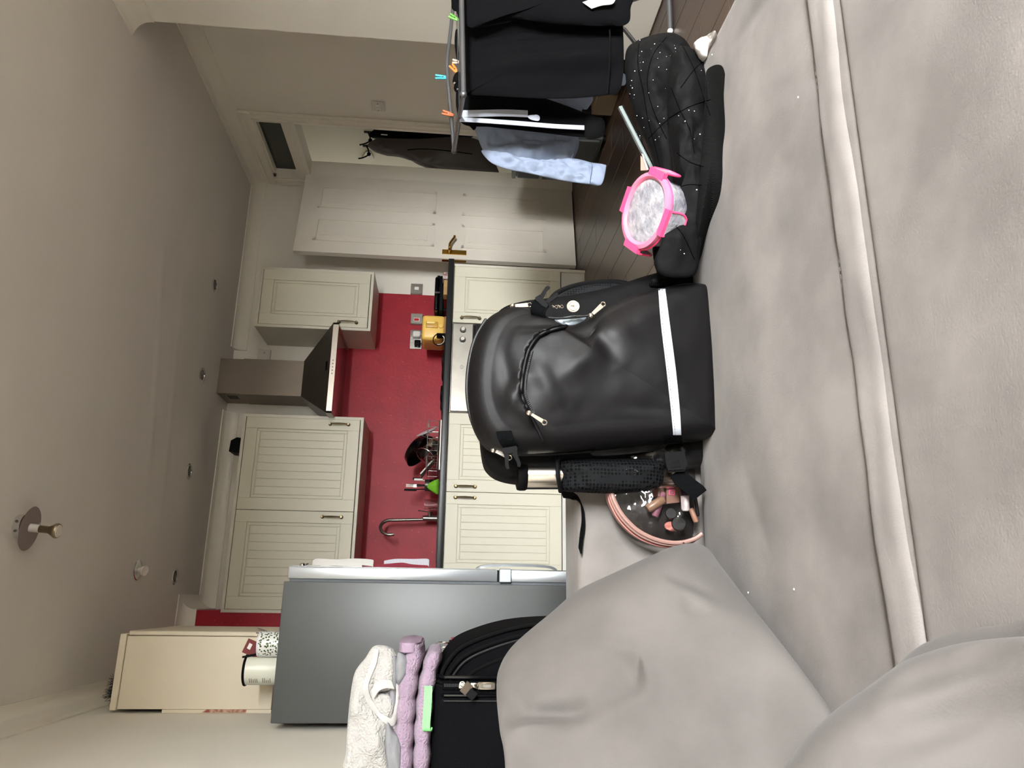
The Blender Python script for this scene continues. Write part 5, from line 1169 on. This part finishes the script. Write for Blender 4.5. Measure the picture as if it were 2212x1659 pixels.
b = MB(); puff(b, [aY(a, c, 1.765) for a, c in ((836, 1560), (850, 1580), (864, 1600), (866, 1670), (842, 1670), (832, 1610))], (0, -1, 0), 0.014, 0.03, rings=6, n=50, noise_amp=0.006, nscale=40); b.build('fold', M_grey, t)
t = thing('white_towel', 'white terry towel folded over itself on top of the towel pile', 'towel', (-0.3, 1.85, 0.98))
b = MB(); puff(b, [aY(a, c, 1.80) for a, c in ((806, 1397), (790, 1420), (768, 1450), (758, 1500), (752, 1560), (748, 1620), (745, 1690), (836, 1690), (846, 1620), (862, 1565), (868, 1500), (866, 1440), (850, 1405), (826, 1394))], (0, -1, 0.1), 0.05, 0.16, rings=30, n=170, p=1.9, noise_amp=0.010, nscale=16, seed=3, extra=lambda d: -0.035*math.exp(-(((d-aY(826, 1490, 1.80)).length)/0.045)**2)+0.012*noise.noise(d*22)+0.004*noise.noise(d*60)); WB = b; b.build('body', M_wht, t, 60)
bw = bvh_of(WB)
rim = [(809, 1400), (803, 1432), (788, 1466), (784, 1492), (795, 1522), (816, 1548), (838, 1566), (852, 1566), (860, 1545), (861, 1510), (866, 1470), (868, 1440)]
inn = [(818, 1404), (813, 1434), (799, 1468), (796, 1490), (806, 1516), (825, 1538), (841, 1551), (846, 1550), (850, 1538), (850, 1508), (855, 1470), (857, 1442)]
decal(bw, rim, inn, 70, 4, 0.004, 1.755).build('hem_band', mat('white_hem', (178, 175, 171), 0.9, bump=0.2, bscale=120), t)
for px, y_ in ((((822, 1424), (846, 1416), (852, 1452), (846, 1486), (822, 1494), (806, 1488), (812, 1455)), 1.775), (((802, 1500), (840, 1502), (852, 1530), (842, 1556), (820, 1540)), 1.775)):
    b = MB(); puff(b, [aY(a, c, y_) for a, c in px], (0.1, -1, 0.1), 0.014, 0.012, rings=6, n=50, noise_amp=0.004, nscale=40); b.build('inner_fold', M_wht, t)
b = MB().ribbon(spline([aY(806, 1500, 1.762), aY(816, 1484, 1.755), aY(832, 1478, 1.755), aY(848, 1480, 1.760)], 16, False), (0.008, 0.003, 0.004), 0.002); b.build('inner_hem', MATS['white_hem'], t)
b = MB().ribbon(spline([aY(926, 1482, 1.762), aY(924, 1520, 1.756), aY(921, 1560, 1.753), aY(921, 1574, 1.752), aY(924, 1578, 1.758), aY(926, 1572, 1.764)], 26, False), (0.0, 0.001, 0.0085), 0.0014); b.top('green_strap', mat('mint_green_webbing', (128, 218, 128), 0.7, bump=0.4, bscale=300), 'bright green webbing strap under the lilac towel on the suitcase', 'strap')
MB().rbox(-0.21, -0.117, 2.36, 2.50, 0.001, aY(975, 1385, 2.36).z, 0.003, 1).top('red_crate', mat('red_box_card', (170, 40, 52), 0.5), 'tall red box behind the suitcase beside the fridge', 'box')
t = thing('wire_organiser', 'small chrome wire organiser standing on the red box', 'organiser', (-0.165, 2.42, 0.85))
zt_ = aY(975, 1385, 2.36).z
for k in range(6):
    x_ = -0.200+k*0.014; MB().tube(arc((x_, 2.42, zt_+0.022), 0.020, 0, 2*PI, 17, (0, 1, 0), (0, 0, 1))[:-1], 0.0022, 6, closed=True).build('ring', M_chrome, t)
MB().rbox(-0.206, -0.122, 2.40, 2.44, zt_+0.0005, zt_+0.006, 0.002, 1).build('base', M_black, t)

# ================================================================== JACKET AND WHAT LIES ON IT
M_quilt = mat('black_quilted_nylon', (8, 8, 9), 0.72, spec=0.12, bump=0.25, bscale=40)
M_rib = mat('black_ribbed_knit', (8, 8, 8), 0.9, spec=0.15)
nt, bs = nodes_of(M_rib); wv = nt.nodes.new('ShaderNodeTexWave'); wv.bands_direction = 'X'; wv.inputs['Scale'].default_value = 140; tc = nt.nodes.new('ShaderNodeTexCoord'); nt.links.new(tc.outputs['Object'], wv.inputs[0])
bu = nt.nodes.new('ShaderNodeBump'); bu.inputs['Strength'].default_value = 0.5; bu.inputs['Distance'].default_value = 0.003; nt.links.new(wv.outputs['Fac'], bu.inputs['Height']); nt.links.new(bu.outputs[0], bs.inputs['Normal'])
jk = thing('quilted_jacket', 'black quilted jacket bundled on the far edge of the sofa', 'jacket', (0.85, 1.25, 0.38))
def quilt(d):
    a = (d.x*0.8+d.z*1.1+d.y*0.5)*16; c = (d.x*0.8-d.z*1.1-d.y*0.5)*16
    return 0.008*min(abs(math.sin(a)), abs(math.sin(c)))**0.5+0.010*noise.noise(d*16)+0.007*noise.noise(d*40)
J1 = MB(); puff(J1, [aY(a, c, 1.365) for a, c in ((1352, 112), (1372, 92), (1410, 78), (1445, 74), (1470, 84), (1492, 110), (1508, 160), (1512, 230), (1506, 310), (1496, 400), (1480, 470), (1450, 480), (1428, 430), (1416, 370), (1406, 325), (1386, 282), (1366, 232), (1352, 168))], (-0.05, -1, 0.1), 0.050, 0.05, rings=30, n=180, p=1.8, noise_amp=0.012, nscale=12, seed=4, extra=quilt); J1.build('back_panel', M_quilt, jk, 60)
J2 = MB(); puff(J2, [aY(a, c, 1.235) for a, c in ((1462, 104), (1490, 104), (1515, 126), (1532, 170), (1550, 215), (1554, 260), (1544, 330), (1536, 400), (1524, 470), (1512, 540), (1502, 592), (1460, 600), (1424, 590), (1414, 562), (1440, 552), (1472, 520), (1474, 440), (1458, 370), (1448, 290), (1442, 220), (1446, 150))], (-0.05, -1, 0.1), 0.035, 0.05, rings=30, n=190, p=1.8, noise_amp=0.014, nscale=12, seed=7, extra=quilt); J2.build('front_panel', M_quilt, jk, 60)
J3 = MB(); puff(J3, [aZ(1560, 143, 0.388), aZ(1571, 200, 0.386), aZ(1577, 270, 0.386), aZ(1573, 350, 0.386), aZ(1560, 425, 0.386), aZ(1532, 490, 0.387), aZ(1512, 560, 0.388), aY(1495, 575, 1.25), aY(1500, 500, 1.215), aY(1508, 430, 1.185), aY(1514, 350, 1.165), aY(1520, 270, 1.155), aY(1524, 190, 1.155), aY(1528, 150, 1.165)], (-0.05, -1, 0.2), 0.018, 0.03, rings=8, n=110, p=1.6, noise_amp=0.003, nscale=16); J3.build('ribbed_hem', M_rib, jk, 60)
J4 = MB(); puff(J4, [aY(a, c, 1.33) for a, c in ((1410, 535), (1420, 590), (1432, 608), (1452, 606), (1462, 570), (1440, 540))], (0, -1, 0.2), 0.02, 0.03, rings=6, n=50); J4.build('sleeve_end', M_rib, jk, 60)
JB = bvh_of(J1, J2, J3)
M_thr = mat('black_thread', (4, 4, 4), 0.95, spec=0.0)
for line in ([(1380, 95), (1378, 140), (1390, 200), (1400, 260), (1416, 320), (1430, 380)], [(1440, 80), (1410, 120), (1398, 180), (1412, 240), (1440, 300)], [(1475, 100), (1500, 150), (1520, 210), (1535, 250)], [(1470, 190), (1500, 150), (1525, 128)], [(1455, 250), (1490, 230), (1535, 215)], [(1450, 190), (1470, 240), (1490, 280), (1500, 330)], [(1400, 300), (1440, 260), (1470, 240)], [(1462, 330), (1490, 350), (1520, 360)], [(1440, 420), (1480, 400), (1515, 400)], [(1430, 470), (1470, 500), (1500, 560)]):
    q = [on(JB, a.x, a.y, 0.0008, 1.25) for a in spline([Vector((p[0], p[1], 0)) for p in line], 26, False)]
    MB().tube(q, 0.0007, 4).build('quilt_stitching', M_thr, jk)
b = MB(); rg = random.Random(9)
sp_ = [(1381, 120), (1383, 135), (1385, 152), (1366, 190), (1370, 205), (1388, 255), (1376, 250), (1382, 298), (1423, 145), (1421, 126), (1440, 150), (1414, 95), (1448, 120), (1500, 240), (1488, 238), (1500, 300), (1466, 250), (1480, 262), (1505, 410), (1470, 540), (1478, 548), (1512, 290), (1515, 152)]
for (a, c) in sp_+[(rg.uniform(1360, 1470), rg.uniform(85, 320)) for _ in range(26)]:
    b.sphere(on(JB, a, c, 0.0005, 1.3), rg.uniform(0.0005, 0.0014), 5, 4)
b.build('lint', M_white, jk, kind='stuff')
# lunch box
M_clear = mat('cloudy_plastic', (212, 210, 214), 0.2, trans=0.45, var=0.3, vscale=34, col2=(158, 158, 168), bump=0.6, bscale=60, spec=0.6)
M_pinkt = mat('pale_pink_plastic', (236, 128, 156), 0.25, trans=0.2)
M_pink = mat('hot_pink_plastic', (246, 74, 120), 0.35)
lc = aY(1396, 456, 1.245)
n_ = Vector((-0.08, -0.36, 0.93)).normalized(); e1 = Vector((1, 0, 0.06)); e1 = (e1-n_*e1.dot(n_)).normalized(); e2 = n_.cross(e1)
lb = thing('lunch_box', 'clear round lunch box with hot pink clips on the black jacket', 'lunch box', lc-n_*0.05)
def ringp(r, h, n=64, ex=2.12):
    o = []
    for k in range(n):
        a = 2*PI*k/n+PI/4; ca, sa = math.cos(a), math.sin(a); s_ = r/((abs(ca)**ex+abs(sa)**ex)**(1/ex))
        a2 = a-PI/4; o.append(lc+e1*(s_*math.cos(a2))+e2*(s_*math.sin(a2))+n_*h)
    return o
def loft(rings, caps=True):
    m = MB(); n = len(rings[0]); vs = [p for r in rings for p in r]
    fs = [(j*n+i, j*n+(i+1) % n, (j+1)*n+(i+1) % n, (j+1)*n+i) for j in range(len(rings)-1) for i in range(n)]
    if caps: fs += [tuple(range(n-1, -1, -1)), tuple((len(rings)-1)*n+i for i in range(n))]
    return m.add(vs, fs)
R0 = 0.0695
loft([ringp(R0*0.80, -0.058), ringp(R0*0.86, -0.054), ringp(R0*0.95, -0.014), ringp(R0*1.0, -0.012), ringp(R0*1.0, -0.006)]).build('tub', M_clear, lb)
loft([ringp(R0*0.99, -0.0055), ringp(R0*1.03, -0.005), ringp(R0*1.045, 0.000), ringp(R0*1.03, 0.006), ringp(R0*0.93, 0.0075), ringp(R0*0.86, 0.004), ringp(R0*0.84, 0.0)], False).build('lid_rim', M_pinkt, lb)
loft([ringp(R0*0.85, -0.001), ringp(R0*0.85, 0.002), ringp(R0*0.6, 0.0035), ringp(R0*0.2, 0.004)]).build('lid_window', M_clear, lb)
MB().tube(ringp(R0*1.035, -0.004), 0.0022, 6, closed=True).build('lid_seal', M_pink, lb)
for k in range(4):
    a = PI/4+PI/2*k; d = e1*math.cos(a)+e2*math.sin(a); e = n_.cross(d); c0 = lc+d*(R0*1.03)
    m = MB().obox(c0+n_*0.003, d*0.007, e*0.025, n_*0.0045); cl = m.build('clip', M_pink, lb)
    loop = [c0+d*0.007+e*v+n_*h for v, h in ((-0.023, 0.0), (-0.023, -0.022), (-0.019, -0.032), (-0.011, -0.037), (0.011, -0.037), (0.019, -0.032), (0.023, -0.022), (0.023, 0.0))]
    m = MB().tube(spline(loop, 26, False), 0.0022, 6); m.build('clip_frame', M_pink, cl)
    m = MB().prism([p-d*0.001 for p in loop], d*0.0012); m.build('clip_flap', M_clear, cl)
# tablet and cards
t = thing('tablet', 'slim grey tablet seen edge-on behind the black jacket', 'tablet', aY(1400, 330, 1.43))
A_ = aY(1340, 229, 1.415); B_ = aY(1408, 362, 1.400); u_ = (B_-A_).normalized(); up = Vector((-u_.z, 0, u_.x)); 
if up.z < 0: up = -up
bk_ = ((A_+B_)/2-Vector(CAM)).normalized()+up*0.05; w_ = 0.0042
for (off, th, m, nm) in ((0.0, w_, mat('grey_green_aluminium', (150, 162, 160), 0.35, 0.6), 'body'), (-0.0062, 0.0014, M_black, 'screen')):
    cc = (A_+B_)/2+up*off; mb = MB().obox(cc+bk_*0.045, u_*((B_-A_).length/2), bk_*0.045, up*th); mb.build(nm, m, t)
b = MB()
b.tube([A_+Vector((0, -0.0006, 0))+u_*0.01, B_+Vector((0, -0.0006, 0))-u_*0.01], 0.0009, 4); b.build('edge_groove', mat('light_edge', (196, 206, 202), 0.3, 0.6), t)
b = MB().prism([aY(a, c, 1.36) for a, c in ((1384, 336), (1392, 345), (1398, 368), (1384, 368))], (0, 0.001, 0)); b.top('brown_card', mat('dusky_brown_card', (170, 122, 108), 0.6), 'small brown card standing behind the lunch box', 'card')
b = MB().prism([aY(a, c, 1.355) for a, c in ((1386, 332), (1389, 333), (1401, 366), (1397, 367))], (0, 0.001, 0)); b.top('white_card', M_paper, 'thin white card edge between the brown card and the tablet', 'card')
# sachet and crumbs
b = MB(); puff(b, [aZ(1513, 134, 0.384), aZ(1503, 108, 0.388), aY(1512, 85, 1.20), aY(1524, 78, 1.18), aZ(1545, 66, 0.392), aZ(1540, 82, 0.386), aZ(1530, 105, 0.386), aZ(1526, 125, 0.384)], (-0.2, -0.7, 0.7), 0.010, 0.006, rings=7, n=60, noise_amp=0.005, nscale=60); b.top('plastic_sachet', mat('white_film', (228, 224, 220), 0.18, spec=0.7), 'crumpled white plastic sachet beside the jacket at the sofa edge', 'sachet')
for a, c, lab in ((1538, 118, 'white bead on the sofa seat next to the sachet'), (1724, 210, 'tiny white crumb on the far sofa seat below the sachet'), (1616, 1280, 'tiny white crumb on the sofa seat beside the large cushion'), (1715, 1273, 'tiny white crumb in the middle of the sofa seat')):
    MB().sphere(aZ(a, c, ZS+0.0105), 0.0012, 8, 6, (1.4, 1, 0.8)).top('crumb', M_white, lab, 'crumb')

# ================================================================== COSMETIC BAG
M_film = bpy.data.materials.new('clear_vinyl'); M_film.use_nodes = True; nt = M_film.node_tree; nt.nodes.clear()
o_ = nt.nodes.new('ShaderNodeOutputMaterial'); mx = nt.nodes.new('ShaderNodeMixShader'); tr = nt.nodes.new('ShaderNodeBsdfTransparent'); gl = nt.nodes.new('ShaderNodeBsdfGlossy'); fr_ = nt.nodes.new('ShaderNodeFresnel')
gl.inputs['Roughness'].default_value = 0.06; fr_.inputs['IOR'].default_value = 1.5; tr.inputs[0].default_value = (0.93, 0.92, 0.91, 1)
nz = nt.nodes.new('ShaderNodeTexNoise'); nz.inputs['Scale'].default_value = 22; tc = nt.nodes.new('ShaderNodeTexCoord'); nt.links.new(tc.outputs['Object'], nz.inputs['Vector'])
bu = nt.nodes.new('ShaderNodeBump'); bu.inputs['Strength'].default_value = 0.9; bu.inputs['Distance'].default_value = 0.02; nt.links.new(nz.outputs['Fac'], bu.inputs['Height']); nt.links.new(bu.outputs[0], gl.inputs['Normal']); nt.links.new(bu.outputs[0], fr_.inputs['Normal'])
nt.links.new(fr_.outputs[0], mx.inputs[0]); nt.links.new(tr.outputs[0], mx.inputs[1]); nt.links.new(gl.outputs[0], mx.inputs[2]); nt.links.new(mx.outputs[0], o_.inputs[0])
M_rose = mat('rose_gold_leatherette', (146, 114, 106), 0.4, 0.15)
cb = thing('cosmetic_bag', 'clear half-moon cosmetic bag with rose piping behind the backpack', 'bag', (0.2, 1.385, 0.39))
arcp = [(1334, 1030), (1322, 1062), (1334, 1096), (1352, 1122), (1378, 1146), (1408, 1162), (1440, 1171), (1472, 1172), (1500, 1164), (1516, 1153)]
AP = spline([aY(a, c, 1.352) for a, c in arcp], 50, False)
MB().tube(AP, 0.0042, 8).build('front_piping', M_rose, cb)
AP2 = [p+V(-0.002, 0.022, 0.002) for p in AP]
b = MB()
for i in range(3):
    pass
n_a = len(AP); vs_ = []
for k in range(6):
    u = k/5; bl = math.sin(PI*u)*0.006
    vs_ += [AP[i].lerp(AP2[i]+V(0, 0.022, 0), u)+V(-bl, 0, bl*0.4) for i in range(n_a)]
b.add(vs_, [(k*n_a+i, k*n_a+i+1, (k+1)*n_a+i+1, (k+1)*n_a+i) for k in range(5) for i in range(n_a-1)]); solid(b.build('gusset', M_rose, cb, 60), 0.002)
MB().tube([p+V(-0.007, 0.012, 0.004) for p in AP], 0.0022, 6).build('zip_line', mat('rose_zip', (168, 112, 104), 0.4), cb)
MB().tube([p+V(-0.004, 0.003, 0.003) for p in AP], 0.0024, 6).build('second_piping', M_rose, cb)
fp = [aY(a, c, 1.352) for a, c in arcp+[(1520, 1090), (1520, 1000), (1480, 940), (1380, 950)]]
b = MB(); O = spline(fp, 90); cc = sum(O, Vector())/90; vs_ = []; R_n = 14
for j in range(R_n+1):
    k = 1-j/R_n
    for q in O: d = cc+(q-cc)*k; vs_.append(d+V(0, -0.010*(1-k*k)+0.003*noise.noise(d*40)*(1-k), 0))
b.add(vs_, [(j*90+i, j*90+(i+1) % 90, (j+1)*90+(i+1) % 90, (j+1)*90+i) for j in range(R_n) for i in range(90)]); b.build('clear_front', M_film, cb, 80)
b = MB(); b.add([q+V(0, 0.056, 0) for q in O], [tuple(range(90))]); solid(b.build('back_panel', mat('dark_vinyl_back', (40, 36, 35), 0.5), cb), 0.001)
lp = spline([aY(a, c, 1.345) for a, c in ((1478, 1172), (1484, 1186), (1481, 1193), (1474, 1189), (1476, 1176))], 24)
MB().tube(lp, 0.0012, 5, closed=True).build('zip_loop', M_film, cb)
def tubeitem(nm, label, a, b_, Y, r, m, cap=None, capm=None):
    t = thing(nm, label, 'cosmetics', aY(*b_, Y), 'make-up in the clear cosmetic bag'); A_ = aY(*a, Y); B_ = aY(*b_, Y)
    MB().tube([A_, A_.lerp(B_, 0.08), A_.lerp(B_, 0.92), B_], [r*0.7, r, r, r*0.75], 12).build('tube', m, t)
    if cap: MB().tube([A_.lerp(B_, cap[0]), A_.lerp(B_, cap[1])], r*1.08, 12).build('cap', capm, t)
M_bei = mat('beige_tube', (120, 92, 72), 0.35); M_pkt = mat('mauve_tube', (120, 72, 90), 0.35); M_skin = mat('peach_tube', (150, 112, 92), 0.4)
tubeitem('foundation_tube', 'beige squeezy tube lying across the cosmetic bag', (1398, 1100), (1434, 1078), 1.375, 0.0085, M_bei)
tubeitem('lip_gloss', 'mauve lip gloss tube beside the beige tube', (1414, 1116), (1432, 1064), 1.385, 0.0075, M_pkt)
tubeitem('concealer_stick', 'white stick with a purple cap in the cosmetic bag', (1481, 1104), (1478, 1052), 1.362, 0.0080, mat('white_satin', (226, 214, 214), 0.3), (0.62, 1.0), mat('purple_cap', (62, 36, 62), 0.35))
tubeitem('brush_handle', 'thin dark make-up brush handle by the bottom of the cosmetic bag', (1508, 1116), (1500, 1064), 1.365, 0.0035, M_blackgl)
tubeitem('peach_stick', 'small peach coloured stick at the bottom of the cosmetic bag', (1504, 1128), (1492, 1098), 1.366, 0.005, M_skin)
tubeitem('brown_bottle', 'dark amber bottle at the back of the cosmetic bag', (1424, 1075), (1418, 1040), 1.392, 0.012, mat('amber_glass', (92, 44, 26), 0.2))
for (a, c, lab) in ((1449, 1110, 'round black compact beside the purple stick'), (1466, 1132, 'larger round black compact near the piping of the cosmetic bag')):
    t = thing('compact', lab, 'cosmetics', aY(a, c, 1.372), 'make-up in the clear cosmetic bag'); r = 0.0105 if a == 1449 else 0.0135
    MB().lathe([(r*0.92, -0.004), (r, -0.002), (r, 0.003), (r*0.9, 0.005), (0, 0.005)], aY(a, c, 1.374), (0.1, -1, 0.2), 26).build('case', M_blackgl, t)
t = thing('powder_box', 'brown carton with a pink letter in the cosmetic bag', 'cosmetics', aY(1452, 1070, 1.385), 'make-up in the clear cosmetic bag')
q = [aY(a, c, 1.380) for a, c in ((1440, 1044), (1470, 1042), (1468, 1085), (1440, 1088))]; MB().prism(q, (0, 0.018, 0)).build('carton', mat('tan_carton', (110, 78, 64), 0.5), t)
P = lambda a, c: aY(a, c, 1.3795)
MB().tube([P(1446, 1058), P(1446, 1068)], 0.0013, 4).tube([P(1457, 1058), P(1457, 1068)], 0.0013, 4).build('print_bars', mat('pink_print', (206, 84, 128), 0.5), t)
pmx = mat('pink_print', (206, 84, 128), 0.5)
MB().tube([P(1457, 1069), P(1446, 1069), P(1453, 1063.5), P(1446, 1058), P(1457, 1058)], 0.0011, 5).build('letter', pmx, t)
b = MB(); puff(b, [aY(a, c, 1.385) for a, c in ((1436, 1132), (1448, 1126), (1462, 1134), (1464, 1146), (1450, 1148), (1438, 1142))], (0, -1, 0.2), 0.006, 0.006, rings=5, n=40, noise_amp=0.004, nscale=120); b.top('rose_scrunchie', mat('rose_cloth', (176, 110, 100), 0.7), 'crumpled rose coloured fabric piece in the cosmetic bag', 'fabric')
